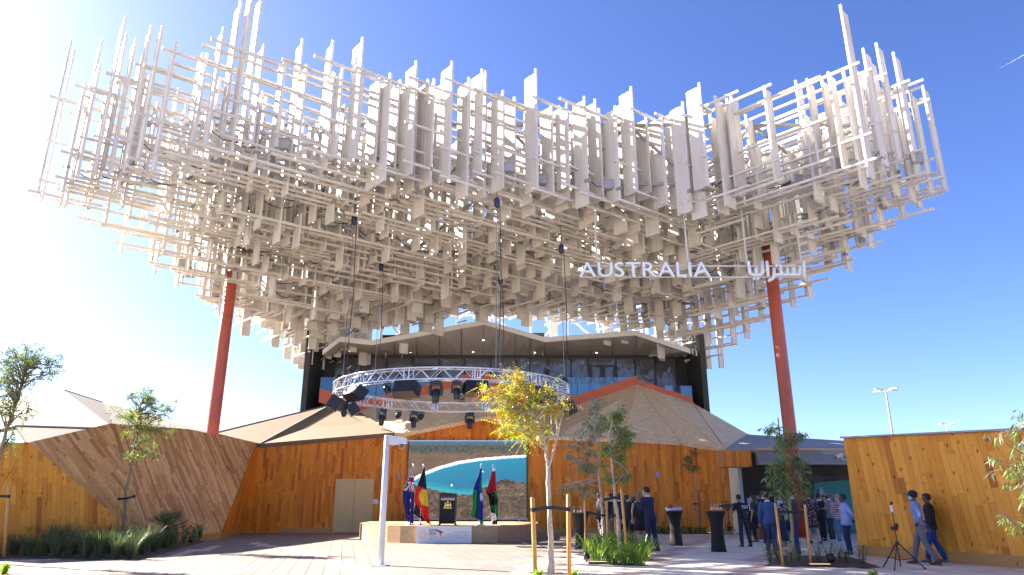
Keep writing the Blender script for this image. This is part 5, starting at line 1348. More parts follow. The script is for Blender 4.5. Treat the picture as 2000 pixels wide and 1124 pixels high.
    if top_kind in ('jacket', 'blazer'):
        tors(t_, top, .020, .84, 1.485, (True, True), 1.10)
        for k in (0, 1): limb(t_, [sh[k]+V((0,0,.01)), el[k], wr[k]-(wr[k]-el[k]).normalized()*.02], (.078,.060,.046), top, 12); t_.ball(sh[k]+V((0,0,-.0)), (.085,.085,.075), top, 12, 8)
        part(t_, 'jacket')
        c_ = MB(); ellloft(c_, [(neck+V((0,-.005,-.035)), X_*.082, Y_ax*.080), (neck+V((0,-.008,.03)), X_*.066, Y_ax*.066)], shirt, 14); part(c_, 'collar')
        c_ = MB(); c_.prism([(-.045,0),(.045,0),(.012,-.30),(-.012,-.30)], neck+V((0,.092,-.045)), X_, (Z*1.0+Y_ax*(-.12)).normalized(), V((0,.035,0)), shirt); lb(c_, 'shirt_front', ob)
    elif top_kind in ('shirt', 't_shirt'):
        tors(t_, top, .014, .84 if top_kind == 'shirt' and seat != 'tucked' else .92, 1.485, (True, True), 1.06)
        for k in (0, 1):
            end = wr[k]-(wr[k]-el[k]).normalized()*.02 if top_kind == 'shirt' else sh[k].lerp(el[k], .72)
            if top_kind == 'shirt': limb(t_, [sh[k], el[k], end], (.070,.054,.040), top, 12)
            else: limb(t_, [sh[k], end], (.072,.062), top, 12)
            t_.ball(sh[k], (.076,.076,.068), top, 12, 8)
        part(t_, top_kind)
        c_ = MB(); ellloft(c_, [(neck+V((0,-.004,-.03)), X_*.076, Y_ax*.074), (neck+V((0,-.006,.018)), X_*.064, Y_ax*.064)], top, 14); part(c_, 'collar')
        if seat == 'tucked':
            c_ = MB(); ellloft(c_, [(pel+V((0,0,.045)), X_*.168, Y_ax*.124), (pel+V((0,0,.085)), X_*.168, Y_ax*.124)], 'belt_brown', 16); part(c_, 'belt')
    elif top_kind == 'dress':
        tors(t_, top, .014, 1.0, 1.485)
        for k in (0, 1):
            if seat == 'sleeves': limb(t_, [sh[k], el[k]], (.066,.056), top, 12)
            t_.ball(sh[k], (.066,.066,.062), top, 12, 8)
        part(t_, 'dress')
    # hair and headwear
    h_ = MB(); hc = hd
    def cap(zlo, g=.012, back=.0, mat=hair):
        rings = []
        for z, a, c in ((-.08,.064,.075),(-.03,.074,.092),(.03,.079,.101),(.075,.075,.097),(.112,.054,.07),(.135,.018,.024)):
            if z < zlo: continue
            rings.append((hc - hy*(.030 if z < .05 else .012) + Z*z, hx*(a+g), hy*(c+g-(.022 if z < .05 else 0))))
        ellloft(h_, rings, mat, 16)
    if hair_kind == 'short': cap(-.035)
    elif hair_kind == 'bald': 
        rings = [(hc - hy*.035 + Z*z, hx*(a+.008), hy*(c-.015)) for z, a, c in ((-.07,.062,.07),(-.02,.075,.09),(.03,.078,.094),(.055,.070,.085))]; ellloft(h_, rings, hair, 16)
    elif hair_kind in ('long', 'bob'):
        cap(-.035, .018); L_ = -.30 if hair_kind == 'long' else -.10
        ellloft(h_, [(hc - hy*.045 + Z*.02, hx*.094, hy*.075), (hc - hy*.060 - Z*.10, hx*.105, hy*.062), (hc - hy*.085 + Z*(L_*.7), hx*.11, hy*.045), (hc - hy*.10 + Z*L_, hx*.075, hy*.03)], hair, 14)
    elif hair_kind == 'scarf':
        cap(-.08, .022); ellloft(h_, [(hc - hy*.01 - Z*.06, hx*.088, hy*.095), (hc - hy*.005 - Z*.14, hx*.095, hy*.100), (hc + hy*.01 - Z*.22, hx*.17, hy*.13), (hc + hy*.02 - Z*.32, hx*.15, hy*.12)], hair, 16)
    elif hair_kind == 'cap':
        cap(-.03, .016); h_.prism([(-.07,.05),(.07,.05),(.055,.17),(0,.185),(-.055,.17)], hc + Z*.035, hx, hy, Z*.015, hair)
    h_.v = [tuple(Vector(p) + Vector((vn(p[0]*28, p[1]*28, p[2]*28), vn(p[1]*28+9, p[2]*28, p[0]*28), vn(p[2]*28+5, p[0]*28, p[1]*28)))*.010) for p in h_.v]
    lb(h_, {'scarf':'headscarf','cap':'cap'}.get(hair_kind, 'hair'), ob, True)
    for e in (-1, 1):
        q = MB(); q.ball(hd+hx*(.028*e)+hy*.090+Z*.012, (.012,.008,.008), 'hair_black', 8, 5); lb(q, 'eye', ob, True)
    if mask:
        q = MB(); ellloft(q, [(hd+hy*o+Z*z, hx*a, hy*c) for z, a, c, o in ((-.10,.045,.05,.045),(-.075,.060,.078,.028),(-.045,.068,.086,.022),(-.008,.066,.074,.028))], mask, 14); lb(q, 'face_mask', ob, True)
    else:
        q = MB(); q.ball(hd+hy*.094+Z*-.055, (.022,.008,.007), 'ink_red', 8, 4); lb(q, 'mouth', ob, True)
    if extra: extra(ob, dict(wr=wr, el=el, sh=sh, neck=neck, pel=pel, hd=hd))
    return ob
cloth('belt_brown', (.16,.05,.03)); cloth('navy_suit', (.017,.020,.060)); cloth('dark_suit', (.020,.021,.032)); cloth('black_fabric', (.012,.012,.014)); cloth('blue_blazer', (.040,.085,.20)); cloth('blue_trousers', (.035,.065,.14)); cloth('grey_blazer', (.065,.064,.070))
cloth('light_grey', (.20,.195,.21)); cloth('jeans_dark', (.016,.026,.085)); cloth('jeans_blue', (.020,.045,.21)); cloth('jeans_pale', (.13,.20,.34)); cloth('charcoal', (.028,.028,.034)); cloth('beige_trousers', (.22,.17,.10)); cloth('blue_shirt', (.30,.39,.66)); cloth('blue_shirt_dark', (.19,.28,.48))
cloth('lavender_tee', (.52,.50,.72)); cloth('grey_trousers', (.15,.145,.165)); cloth('olive_top', (.05,.05,.045)); cloth('pink_scarf', (.50,.21,.19)); cloth('white_shoe', (.62,.62,.63)); cloth('brown_shoe', (.14,.05,.022)); cloth('grey_shoe', (.10,.10,.12)); cloth('navy_cap', (.012,.016,.04))
def held(q, name, ob, label, cat):                 # a thing in the hand stands on its own
    o = link(name, q.mesh(name)); o.matrix_basis = ob.matrix_basis.copy(); tag(o, label, cat)
def phone(ob, J):
    q = MB(); c = J['wr'][0] + Vector((-.03,.07,.02)); q.obox(c, Vector((.036,0,0)), Vector((0,.006,.003)), Vector((0,-.02,.07)), 'black_plastic'); held(q, 'mobile_phone', ob, 'black phone held up by the person in navy suit' if 'navy' in ob['label'] else 'black phone in the hands of the person in lavender t-shirt', 'phone')
def bag(ob, J):
    p = J['wr'][1] + Vector((-.02,0,-.10)); q = MB(); q.tube([p+Vector((0,-.08,-.06)), p+Vector((0,-.05,.02)), p+Vector((0,.05,.02)), p+Vector((0,.08,-.06))], .012, 'brown_shoe', 6); q.box(p+Vector((-.06,-.19,-.34)), p+Vector((.06,.19,-.06)), 'brown_shoe')
    held(q, 'briefcase', ob, 'brown leather briefcase carried by the person in blue blazer', 'briefcase')
def back_text(ob, J):
    for t_, z, sz in (('MEDIA CREW', 1.36, .045), ('EVENT', 1.29, .075)):
        me = text_mesh(t_, sz, .001, 'plate_white', .001, 'CENTER'); o = link('printed_text', me, ob); o.rotation_euler = (R(90), 0, 0); o.location = (0, -.158, z)
# group by the strappy plants
person('person in black jacket and patterned trousers with blue mask behind the tree stakes', 1174, 1062, 93, -80, 'black_fabric', 'jacket', 'mono_print', 'skin_light', 'hair_brown', 'short', ('hang','low'), mask='mask_blue')
person('person in dark jacket and beige trousers between the tree stakes', 1197, 1060, 90, 60, 'black_fabric', 'jacket', 'beige_trousers', 'skin_light', 'hair_brown', 'short', ('hold','hold'), mask='mask_blue')
person('person in charcoal blazer seen from behind beside the stakes', 1214, 1066, 97, 15, 'dark_suit', 'jacket', 'dark_suit', 'skin_light', 'hair_brown', 'short', ('hang','low'), look=.2)
person('balding person in dark suit raising a hand to the masked face', 1229, 1068, 99, -30, 'dark_suit', 'jacket', 'dark_suit', 'skin_tan', 'hair_black', 'bald', ('face','hang'), mask='mask_blue', look=-.5)
person('person in black and white print behind the woman with long hair', 1241, 1062, 86, 20, 'black_fabric', 'dress', 'mono_print', 'skin_light', 'hair_brown', 'bob', ('hold','hold'), bottom_kind='dress')
person('person with long blond hair in a black knee-length dress', 1253, 1069, 103, -5, 'black_fabric', 'dress', 'black_fabric', 'skin_light', 'hair_blond', 'long', ('hold','hang'), bottom_kind='dress', shoes='skin_tan', feet=((.12,.05),(-.10,-.03)))
person('tall person in navy suit with mask leaning in beside the napkin table', 1276, 1077, 119, 40, 'navy_suit', 'jacket', 'navy_suit', 'skin_light', 'hair_black', 'short', ('phone','phone'), mask='mask_blue', lean=(-.02,.10), feet=((.13,-.05),(-.12,.04)), look=.2, extra=phone)
# group at the entrance
G2 = 'guests gathered at the entrance'
person('person in black lettered t-shirt operating the video camera', 1458, 1068, 96, 10, 'black_fabric', 't_shirt', 'charcoal', 'skin_tan', 'hair_black', 'short', ('low','phone'), feet=((.17,0),(-.17,-.03)), lean=(-.10,.04), extra=back_text, group=G2)
person('masked person with black hair just behind the camera operator', 1470, 1054, 80, 165, 'black_fabric', 'jacket', 'black_fabric', 'skin_light', 'hair_black', 'bob', ('hold','hang'), mask='mask_blue', group=G2)
person('long-haired person in olive top and black trousers beside the camera operator', 1479, 1059, 87, 50, 'olive_top', 't_shirt', 'black_fabric', 'skin_light', 'hair_brown', 'long', ('hang','hang'), shoes='grey_shoe', feet=((.14,.05),(-.12,-.05)), group=G2)
person('person in lavender t-shirt and pale jeans holding a phone', 1490, 1052, 82, 120, 'lavender_tee', 't_shirt', 'jeans_dark', 'skin_tan', 'hair_black', 'short', ('phone','phone'), shoes='white_shoe', extra=phone, group=G2)
person('person in dark suit half hidden by the blue blazer', 1500, 1062, 98, -60, 'black_fabric', 'jacket', 'black_fabric', 'skin_light', 'hair_brown', 'short', ('hold','hang'), group=G2)
person('person in blue blazer seen from behind with a briefcase', 1509, 1084, 116, -5, 'blue_blazer', 'jacket', 'blue_trousers', 'skin_tan', 'hair_black', 'short', ('low','hang'), shoes='brown_shoe', bulk=1.06, extra=bag, group=G2)
person('person in black and white patterned top behind the young tree', 1534, 1062, 95, 30, 'mono_print', 'shirt', 'jeans_dark', 'skin_light', 'hair_brown', 'short', ('hold','hold'), shoes='white_shoe', group=G2)
person('person in grey blazer and blue jeans with arms folded and mask', 1558, 1083, 121, 65, 'grey_blazer', 'jacket', 'jeans_blue', 'skin_light', 'hair_black', 'short', ('fold','fold'), mask='mask_blue', feet=((.14,-.02),(-.13,.03)), bulk=1.05, group=G2)
person('red-haired person striding in a dark floral dress', 1590, 1062, 98, -10, 'floral', 'dress', 'floral', 'skin_light', 'hair_red', 'bob', ('hold','hold'), bottom_kind='dress', feet=((.20,-.14),(-.06,.12)), seat='sleeves', bulk=1.08, group=G2)
person('person in black with mask facing the grey blazer', 1609, 1057, 88, -70, 'black_fabric', 'jacket', 'black_fabric', 'skin_tan', 'hair_black', 'short', ('hold','hold'), mask='mask_blue', group=G2)
person('grey-haired person in light grey blazer and white trainers', 1629, 1059, 92, 60, 'light_grey', 'jacket', 'charcoal', 'skin_tan', 'hair_grey', 'short', ('hold','hold'), shoes='white_shoe', mask='mask_black', feet=((.14,0),(-.13,.04)), group=G2)
person('person in pink headscarf and red striped top with mask', 1647, 1063, 92, 150, 'red_stripes', 'shirt', 'jeans_pale', 'skin_tan', 'pink_scarf', 'scarf', ('fold','fold'), mask='mask_blue', shoes='white_shoe', group=G2)
person('person in pale blue shirt with hand behind the back by the golden wall', 1661, 1083, 111, 75, 'blue_shirt', 'shirt', 'jeans_dark', 'skin_dark', 'hair_black', 'short', ('hang','back'), shoes='grey_shoe', bulk=1.16, group=G2)
person('person with dark hair behind the floral dress at the entrance', 1618, 1050, 78, 150, 'dark_suit', 'jacket', 'dark_suit', 'skin_tan', 'hair_black', 'short', ('hang','hang'), group=G2)
# pair by the golden wall
G3 = 'pair walking along the golden wall'
person('person in dark top and bright blue jeans walking behind another', 1831, 1099, 127, 62, 'black_fabric', 'shirt', 'jeans_blue', 'skin_dark', 'hair_black', 'short', ('hang','hang'), feet=((.10,-.22),(-.09,.20)), shoes='grey_shoe', group=G3)
person('person in blue shirt, cap and grey trousers striding with hand on hip', 1812, 1103, 136, 55, 'blue_shirt_dark', 'shirt', 'grey_trousers', 'skin_dark', 'navy_cap', 'cap', ('hang','hip'), feet=((.09,.28),(-.09,-.24)), shoes='brown_shoe', mask='mask_blue', seat='tucked', lean=(-.02,.07), group=G3)
# ================================================================ trees and plants
leaf('leaf_green', (.16,.25,.035), .4, .45); leaf('leaf_dark', (.085,.145,.035)); leaf('leaf_olive', (.20,.25,.07), .35, .45); leaf('leaf_grey', (.19,.24,.15)); leaf('leaf_lime', (.34,.42,.02), .3, .5); leaf('leaf_yellow', (.50,.37,.014), .3, .5); leaf('leaf_orange', (.38,.16,.03), .3, .4)
leaf('blade_green', (.12,.24,.022), .35, .4); leaf('blade_lime', (.22,.33,.025), .3, .45); leaf('grass_green', (.075,.115,.045), .4, .3); leaf('grass_pale', (.22,.23,.10), .35, .3); leaf('shoot_bright', (.30,.48,.03), .3, .5)
class Leaves:
    def __init__(s): s.mb = MB()
    def diamond(s, p, d, n, L, w, mat, droop=0.0):
        d = d.normalized(); sd = d.cross(n)
        if sd.length < 1e-3: sd = d.orthogonal()
        sd.normalize(); q = p + d*L*.5 - Z*droop*.35; e = p + d*L - Z*droop
        s.mb.poly([p, q+sd*w/2, e, q-sd*w/2], [(0,1,2,3)], mat)
def rdir(r): 
    z = r.uniform(-1, 1); a = r.uniform(0, 2*math.pi); k = math.sqrt(1-z*z); return Vector((k*math.cos(a), k*math.sin(a), z))
def tree(name, label, base, Y, trunk_px, blobs, style, bark, mats, seed, r0=.05, density=1.0, stakes=None, leaf_len=.12, cat='tree', depth=1.0, n_limbs=9):
    """trunk_px: photo pixels of the trunk line at depth Y; blobs: (px, py, rx, ry, weight) crown masses"""
    r = random.Random(seed); root = thing(name, label, cat, base); tr = MB(); lv = Leaves()
    T = [Vector(base) - Z*.05] + [at(a, b, Y) for a, b in trunk_px]; n = len(T); k = pxm(T[-1])
    for i in range(1, n): T[i].y += r.uniform(-.06, .06)
    rad = [r0*(1-.62*i/(n-1)) for i in range(n)]; rad[0] *= 1.25
    P, RD = [T[0]], [rad[0]]
    for i in range(n-1):
        for s in (.25,.5,.75,1): P.append(T[i].lerp(T[i+1], s) + rdir(r)*r0*.25); RD.append((rad[i]+(rad[i+1]-rad[i])*s)*r.uniform(.92,1.08))
    tr.tube(P, RD, bark, 9)
    for (bx, by, rx, ry, wt) in blobs:
        c = at(bx, by, Y); RX, RY = rx/k, ry/k; nb = max(3, int(n_limbs*wt))
        # limb from the trunk towards the mass
        st = min(P[len(P)//3:], key=lambda p: (p-c).length + max(0, p.z-c.z)*2); si = P.index(st)
        for q in range(nb):
            d = rdir(r); e = c + Vector((d.x*RX, d.y*RX*depth, d.z*RY))*r.uniform(.45, 1.0)
            ps = P[max(len(P)//4, min(len(P)-1, si + r.randint(-3, 2)))]
            m1 = ps.lerp(e, .4) + Vector((0,0,.12*RY)) + rdir(r)*.08*RX; m2 = ps.lerp(e, .75) + rdir(r)*.06*RX
            tr.tube([ps, m1, m2, e], [r0*.30, r0*.22, r0*.13, r0*.06], bark, 5, False)
            # twigs with leaves along the outer limb
            nt_ = int((7 if style != 'euc' else 9)*density)
            for t in range(nt_):
                f = r.uniform(.35, 1.0); b0 = (ps.lerp(m1, f/.4) if f < .4 else (m1.lerp(m2, (f-.4)/.35) if f < .75 else m2.lerp(e, (f-.75)/.25)))
                td = (rdir(r) + (e-ps).normalized()*.6 + Z*(.25 if style == 'fine' else (-.15 if style == 'euc' else .1))).normalized(); tl = r.uniform(.22, .55)*min(1.6, max(.5, RX))
                b1 = b0 + td*tl; tr.tube([b0, b1], [r0*.06, r0*.03], bark, 3, False)
                mt = r.choice(mats)
                if style == 'euc':
                    for g_ in range(int(9*density)):
                        p = b0.lerp(b1, r.uniform(.15, 1)); dd = (rdir(r)*.7 + td*.3 - Z*.95).normalized(); lv.diamond(p, dd, rdir(r), leaf_len*r.uniform(.7,1.3), leaf_len*.16, mt)
                else:
                    fr = 3 if style == 'fine' else 4
                    for g_ in range(fr):
                        p = b0.lerp(b1, (g_+.6)/fr); fd = (rdir(r)*.8 + td*.5 + (Z*.3 if style == 'fine' else -Z*.10)).normalized(); L = r.uniform(.16,.34)*(1 if style == 'fine' else 1.45); up = rdir(r)
                        sd = fd.cross(up); sd.normalize(); mt2 = r.choice(mats) if style == 'frond' and r.random() < .4 else mt; npair = 7
                        for h_ in range(npair):
                            pp = p + fd*L*(h_+.5)/npair - Z*.05*(h_/npair)**2; lw = leaf_len*(1-.5*h_/npair)*(.7 if h_ == 0 else 1)
                            for e_ in (-1, 1): lv.diamond(pp, sd*e_ + fd*.55, up.cross(fd)+rdir(r)*.3, lw, lw*.36, mt2, lw*.15)
    o1 = tr.build('trunk', root, True); o2 = lv.mb.build('crown', root)
    return root
def stake(label, px, py, topy, h_r=.035, group='wooden tree stakes', Y=None, topx=None):
    b = gp(px, py); t = at(topx if topx else px, topy, b.y); root = thing('tree_stake', label, 'stake', (b.x, b.y, 0), group)
    m = MB(); m.tube([b-Z*.05, b.lerp(t, .5), t-Z*.02, t], [h_r, h_r, h_r, h_r*.7], 'stake_wood', 10); m.build('post', root, True); return t, b
def tie(label, pts, group='rubber tree ties'):
    root = thing('tree_tie', label, 'tree tie', pts[0], group); m = MB()
    for a, b in zip(pts, pts[1:]): m.bar(a, b, .022, .075, 'rubber_black')
    m.build('band', root); m = MB()
    for p in (pts[0], pts[-1]): m.tube([p-Z*.045, p+Z*.045], .052, 'rubber_black', 10)
    m.build('loop', root)
# yellow tree at the front
yb = gp(1077,1133); Yy = yb.y
tree('yellow_tree', 'slender tree with yellow and orange feathery leaves before the screen', yb, Yy, [(1075,1060),(1072,980),(1070,910),(1066,870),(1056,830),(1040,790)],
     [(995,748,34,22,.8),(1005,778,60,26,1.3),(962,770,34,18,.7),(1040,792,48,30,.8),(990,825,34,18,.5),(1060,826,34,26,.45),(1000,722,22,12,.35),(1086,775,22,30,.35),(1022,850,26,14,.3),(965,800,26,12,.3)], 'frond', 'bark_pale', ['leaf_lime','leaf_lime','leaf_lime','leaf_yellow','leaf_yellow','leaf_orange'], 5, .068, .5, leaf_len=.09, n_limbs=8)
m = MB(); kY = at(1070,905,Yy)
for pts_, r_ in (([(1071,915),(1085,870),(1090,835),(1082,800),(1068,782)], .034), ([(1072,905),(1062,868),(1050,845),(1020,815)], .026), ([(1086,868),(1094,830),(1102,790),(1090,772),(1076,768)], .016), ([(1066,880),(1078,840),(1076,800)], .016)):
    m.tube([at(a, b, Yy) + Vector((0, r_*2*i_, 0)) for i_, (a, b) in enumerate(pts_)], [r_*(1-.15*i_) for i_ in range(len(pts_))], 'bark_pale', 7)
yt = [o for o in COL.objects if o.name.startswith('yellow_tree')][0]; m.build('limb', yt, True)
s1_, _ = stake('round wooden stake left of the yellow tree', 1046, 1132, 972, .05, topx=1040); s2_, _ = stake('round wooden stake right of the yellow tree', 1112, 1132, 966, .05, topx=1110)
za = at(1075,992,Yy); tie('black rubber tie around the yellow tree trunk', [at(1041,996,Yy), Vector((za.x-.08, Yy-.07, za.z)), Vector((za.x+.08, Yy-.07, za.z)), at(1110,995,Yy)])
# eucalypts in the strappy bed
e1 = gp(1181,1078); e2 = gp(1213,1092)
tree('eucalyptus_tree', 'grey-leaved young eucalypt in the strappy plant bed', e1, e1.y, [(1176,1000),(1172,950),(1167,900),(1165,840),(1166,800)], [(1140,850,32,42,.9),(1115,905,34,32,.9),(1125,945,40,20,.6),(1165,815,24,34,.6),(1155,900,28,34,.6),(1104,948,18,22,.3),(1168,782,14,14,.25),(1100,870,16,20,.25)], 'euc', 'bark_pale', ['leaf_grey','leaf_grey','leaf_olive'], 11, .055, .72, leaf_len=.19)
tree('eucalyptus_tree', 'green-leaved young eucalypt in the strappy plant bed', e2, e2.y, [(1206,1010),(1199,950),(1195,900),(1188,850),(1200,810)], [(1200,810,32,28,1.3),(1215,850,26,26,1.0),(1190,880,34,26,.9),(1222,910,20,26,.7),(1232,870,12,26,.3),(1185,930,24,20,.4)], 'euc', 'bark_pale', ['leaf_green','leaf_olive','leaf_green'], 12, .058, .8, leaf_len=.19)
stake('wooden stake in front of the strappy bed eucalypts', 1188, 1085, 960, .04, topx=1184); stake('leaning wooden stake right of the strappy bed eucalypts', 1226, 1096, 955, .04, topx=1213); stake('thin wooden stake at the back of the strappy bed', 1144, 1084, 978, .032, topx=1142); stake('brown wooden stake between the two eucalypts', 1205, 1078, 975, .032, topx=1199)
tie('black rubber tie holding the grey-leaved eucalypt', [at(1143,1000,e1.y-.1), at(1175,1007,e1.y-.1), at(1205,1007,e1.y-.1)]); tie('black rubber tie holding the green-leaved eucalypt', [at(1181,976,e2.y-.1), at(1203,972,e2.y-.12), at(1220,978,e2.y-.1)])
# eucalypt in the sparse grass bed
e3 = gp(1553,1102)
tree('eucalyptus_tree', 'weeping young eucalypt in front of the entrance pillar', e3, e3.y, [(1546,1030),(1541,970),(1537,920),(1530,880),(1521,850),(1519,818)],
     [(1505,838,22,14,.5),(1565,842,22,16,.5),(1535,862,30,18,.9),(1512,905,26,22,.9),(1560,900,26,26,1.0),(1500,940,18,22,.6),(1522,950,20,24,.6),(1566,925,20,20,.5),(1580,950,10,24,.4)], 'euc', 'bark_green', ['leaf_green','leaf_grey','leaf_dark'], 13, .045, .75, leaf_len=.19, n_limbs=8)
stake('leaning wooden stake left of the weeping eucalypt', 1530, 1106, 983, .036, topx=1514); stake('leaning wooden stake right of the weeping eucalypt', 1584, 1105, 986, .036, topx=1572)
tie('black rubber tie holding the weeping eucalypt', [at(1515,1000,e3.y-.05), at(1543,1001,e3.y-.07), at(1573,1000,e3.y-.05)])
# little tree by the plank wall
e4 = gp(1365,1042.5)
tree('sapling', 'thin sapling against the orange plank wall', e4, e4.y, [(1362,1000),(1359,950),(1357,900),(1356,880)], [(1354,885,20,18,.8),(1345,910,22,22,.6),(1362,905,16,22,.5)], 'euc', 'bark_pale', ['leaf_olive','leaf_green'], 14, .04, .9, leaf_len=.16)
stake('slim stake left of the sapling', 1354, 1043, 978, .03, topx=1353); stake('slim stake right of the sapling', 1371, 1043, 978, .03, topx=1370); tie('black tie on the sapling', [at(1353,985,e4.y), at(1360,984,e4.y-.05), at(1370,986,e4.y)])
# trees at the left
e5 = gp(237,1074)
tree('feathery_tree', 'feathery green young tree in the left grass bed', e5, e5.y, [(240,1010),(248,960),(256,910),(265,870),(272,830),(276,790)], [(270,775,28,34,.9),(300,790,30,26,.8),(230,815,30,22,.8),(275,830,48,36,1.8),(335,800,32,20,.8),(285,880,36,30,1.2),(330,840,24,20,.5),(300,765,16,18,.3)], 'fine', 'bark_brown', ['leaf_green','leaf_olive','leaf_dark','leaf_lime'], 15, .06, .75, leaf_len=.075, n_limbs=9)
stake('golden stake left of the feathery tree', 226, 1072, 950, .04, topx=236); stake('golden stake right of the feathery tree', 250, 1074, 965, .04, topx=253); tie('black tie on the feathery tree', [at(232,975,e5.y-.05), at(247,974,e5.y-.08), at(262,970,e5.y)])
e6 = gp(-30,1100)
tree('feathery_tree', 'tall feathery tree at the left end of the plank wall', e6, e6.y, [(-22,1020),(-14,960),(0,890),(14,840),(35,780),(50,720)], [(50,690,40,32,1.2),(20,740,48,46,1.8),(85,720,46,26,1.1),(110,715,24,20,.5),(40,800,40,36,1.0),(0,690,30,30,.7),(-30,780,50,60,1.2),(20,860,26,24,.5)], 'fine', 'bark_brown', ['leaf_olive','leaf_green','leaf_dark'], 16, .075, .75, leaf_len=.075, n_limbs=9)
stake('golden stake at the tall feathery tree', 8, 1090, 950, .05, topx=18); tie('black tie on the tall feathery tree', [at(-16,969,e6.y-.05), at(16,970,e6.y-.05)])
# overhanging eucalypt at the far right
Y7 = 11.0; b7 = Vector((at(2090,1000,Y7).x, Y7, 0))
tree('eucalyptus_tree', 'long-leaved eucalypt branch hanging over the golden wall', b7, Y7, [(2085,1100),(2075,960),(2060,860),(2040,800)], [(1985,850,30,26,.9),(1945,850,26,16,.5),(1990,900,28,30,.9),(1935,900,16,22,.35),(1985,960,24,26,.6),(2040,880,40,50,1.0),(1960,1000,22,30,.45),(2010,830,30,20,.6)], 'euc', 'bark_brown', ['leaf_green','leaf_grey','leaf_dark'], 17, .05, .5, leaf_len=.15, n_limbs=7)

# ---- blades and grasses
def blades(mb, c, n, L, w, lean, mats, r, spread=.12, curve=.5):
    for k in range(n):
        a = r.uniform(0, 2*math.pi); o = Vector((math.cos(a), math.sin(a), 0)); p = c + o*r.uniform(0, spread); l = L*r.uniform(.6, 1.12); ln = lean*r.uniform(.35, 1.2); sd = Vector((-o.y, o.x, 0))*w*.5
        q1 = p + Z*l*.45 + o*l*ln*.22; q2 = p + Z*l*.80 + o*l*ln*.62; q3 = p + Z*l*(.98-curve*ln*.55) + o*l*ln*1.05
        mb.poly([p-sd, p+sd, q1+sd*.95, q1-sd*.95, q2+sd*.7, q2-sd*.7, q3], [(0,1,2,3),(3,2,4,5),(5,4,6)], r.choice(mats))
rb = random.Random(31)
def clump(name, label, cat, p, n, L, w, lean, mats, group, spread=.12, curve=.5):
    m = MB(); blades(m, Vector((0,0,0)), n, L, w, lean, mats, rb, spread, curve); o = link(name, m.mesh(name), None, (p.x, p.y, .02)); tag(o, label, cat, group); return o
for k, (px_, py_) in enumerate(((1152,1084),(1175,1092),(1200,1082),(1228,1086),(1250,1092),(1166,1101),(1195,1103),(1222,1104),(1245,1105),(1185,1076),(1216,1074),(1262,1096))):
    clump('strappy_plant', 'clump of glossy strap-shaped green leaves in the eucalypt bed', 'plant', gp(px_, py_), 44, .74 if py_ < 1100 else .62, .038, 1.0, ['blade_green','blade_green','blade_lime'], 'strappy plants in the eucalypt bed', .16, .9)
gx = [(26,1086),(52,1088),(80,1089),(108,1090),(135,1090),(165,1091),(195,1091),(225,1092),(255,1092),(278,1086),(300,1080),(40,1081),(95,1083),(150,1084),(210,1083),(262,1080),(322,1074),(182,1079),(240,1086),(120,1079),(70,1079)]
for k, (px_, py_) in enumerate(gx):
    clump('grass_tuft', 'tall blue-green grass tuft in the left bed', 'grass tuft', gp(px_, py_), 190, rb.uniform(.75, 1.05) if k > 2 else .7, .010, .72, ['grass_green','grass_green','leaf_dark','grass_pale'], 'grass tufts in the left bed', .13, .35)
for k, (px_, py_) in enumerate(((1505,1102),(1522,1098),(1562,1100),(1600,1100),(1622,1103),(1655,1103),(1685,1106),(1545,1104),(1640,1097))):
    clump('thin_grass', 'thin pale grass tuft in the sparse bed', 'grass tuft', gp(px_, py_), 34, rb.uniform(.45, .8), .012, .6, ['grass_pale','grass_green'], 'thin grasses in the sparse bed', .09, .3)
for k in range(10):
    p = Vector((6.9 + k*.44, 37.7 + rb.uniform(-.1,.15), 0)); clump('low_plant', 'low green plant at the foot of the orange wall', 'plant', p, 26, .42, .05, 1.0, ['blade_green','blade_lime'], 'low plants along the wall foot', .12, .8)
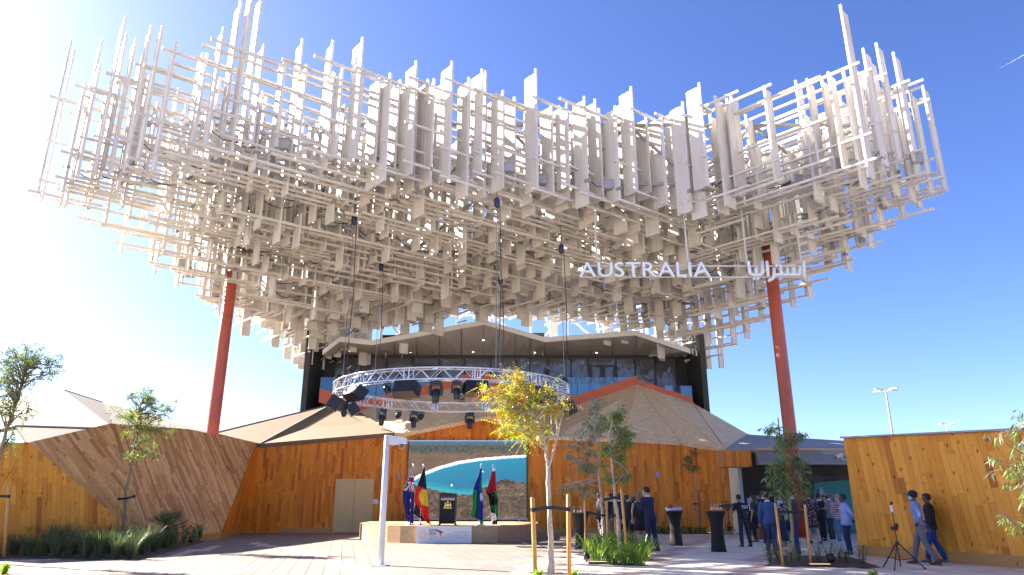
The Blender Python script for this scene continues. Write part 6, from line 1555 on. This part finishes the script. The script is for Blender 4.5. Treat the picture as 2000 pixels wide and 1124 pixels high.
# fan palm and leafy shrubs by the brown planks
pp = gp(322,1071); fp = thing('fan_palm', 'small fan palm with spiky leaves beside the brown planks', 'palm', (pp.x, pp.y, 0))
m = MB(); m.tube([pp-Z*.05, pp+Z*.3, pp+Z*.55], [.16,.17,.10], 'bark_brown', 10); m.build('trunk', fp, True); m = MB()
for k in range(26):
    a = rb.uniform(0, 2*math.pi); o = Vector((math.cos(a), math.sin(a), 0)); el_ = rb.uniform(.2, 1.4); d = (o*math.cos(el_) + Z*math.sin(el_)); p0 = pp + Z*.55; p1 = p0 + d*rb.uniform(.3,.5); m.tube([p0, p1], .010, 'leaf_dark', 4, False); sd = d.cross(Z); sd = sd.normalized() if sd.length > .05 else X_.copy()
    for q in range(-6, 7):
        dd = (d*math.cos(q*.14) + sd*math.sin(q*.14)).normalized(); nn = sd.cross(d)*.012; L = .52*(1-.03*abs(q)); e = p1 + dd*L - Z*.03; s_ = dd.cross(nn).normalized()*.011; m.poly([p1, p1.lerp(e,.5)+s_, e, p1.lerp(e,.5)-s_], [(0,1,2,3)], rb.choice(['leaf_dark','grass_green']))
m.build('fronds', fp)
def shrub(label, px, py, hpx, wpx, mats, group, n=9, ll=.09, name='leafy_shrub'):
    p = gp(px, py); k = pxm(p+Z*.3); h, w = hpx/k, wpx/k; root = thing(name, label, 'shrub', (p.x, p.y, 0), group); st_ = MB(); lv = Leaves()
    for q in range(n):
        e = p + Vector((rb.uniform(-w/2, w/2), rb.uniform(-w/2, w/2)*.7, h*rb.uniform(.6, 1))); st_.tube([p+rdir(rb)*.04, p.lerp(e,.5)+Vector((0,0,.04)), e], [.012,.009,.005], 'bark_green', 4, False)
        for g_ in range(26):
            f = rb.uniform(.2, 1); c = p.lerp(e, f); d = (rdir(rb)+Z*.4).normalized(); lv.diamond(c, d, rdir(rb), ll*rb.uniform(.7,1.3), ll*.4, rb.choice(mats))
    st_.build('stems', root); lv.mb.build('leaves', root)
for k, (px_, py_, h, w) in enumerate(((342,1068,38,24),(358,1065,42,24),(374,1062,40,24),(388,1058,32,18),(334,1073,30,20))):
    shrub('bright green leafy shrub beside the fan palm', px_, py_, h, w, ['leaf_green','blade_green','leaf_dark'], 'leafy shrubs beside the palm')
shrub('small bright shoot by the yellow tree stake on its left', 1052, 1133, 16, 14, ['shoot_bright'], None, 4, .09, 'green_shoot'); shrub('small bright shoot by the yellow tree stake on its right', 1124, 1131, 14, 18, ['shoot_bright'], None, 4, .09, 'green_shoot')
shrub('small bright shoot below the slim tripod', 1708, 1131, 16, 16, ['shoot_bright','blade_green'], None, 5, .08, 'green_shoot'); shrub('bright shoot in the red gravel', 4, 1128, 24, 16, ['shoot_bright'], None, 4, .11, 'green_shoot')
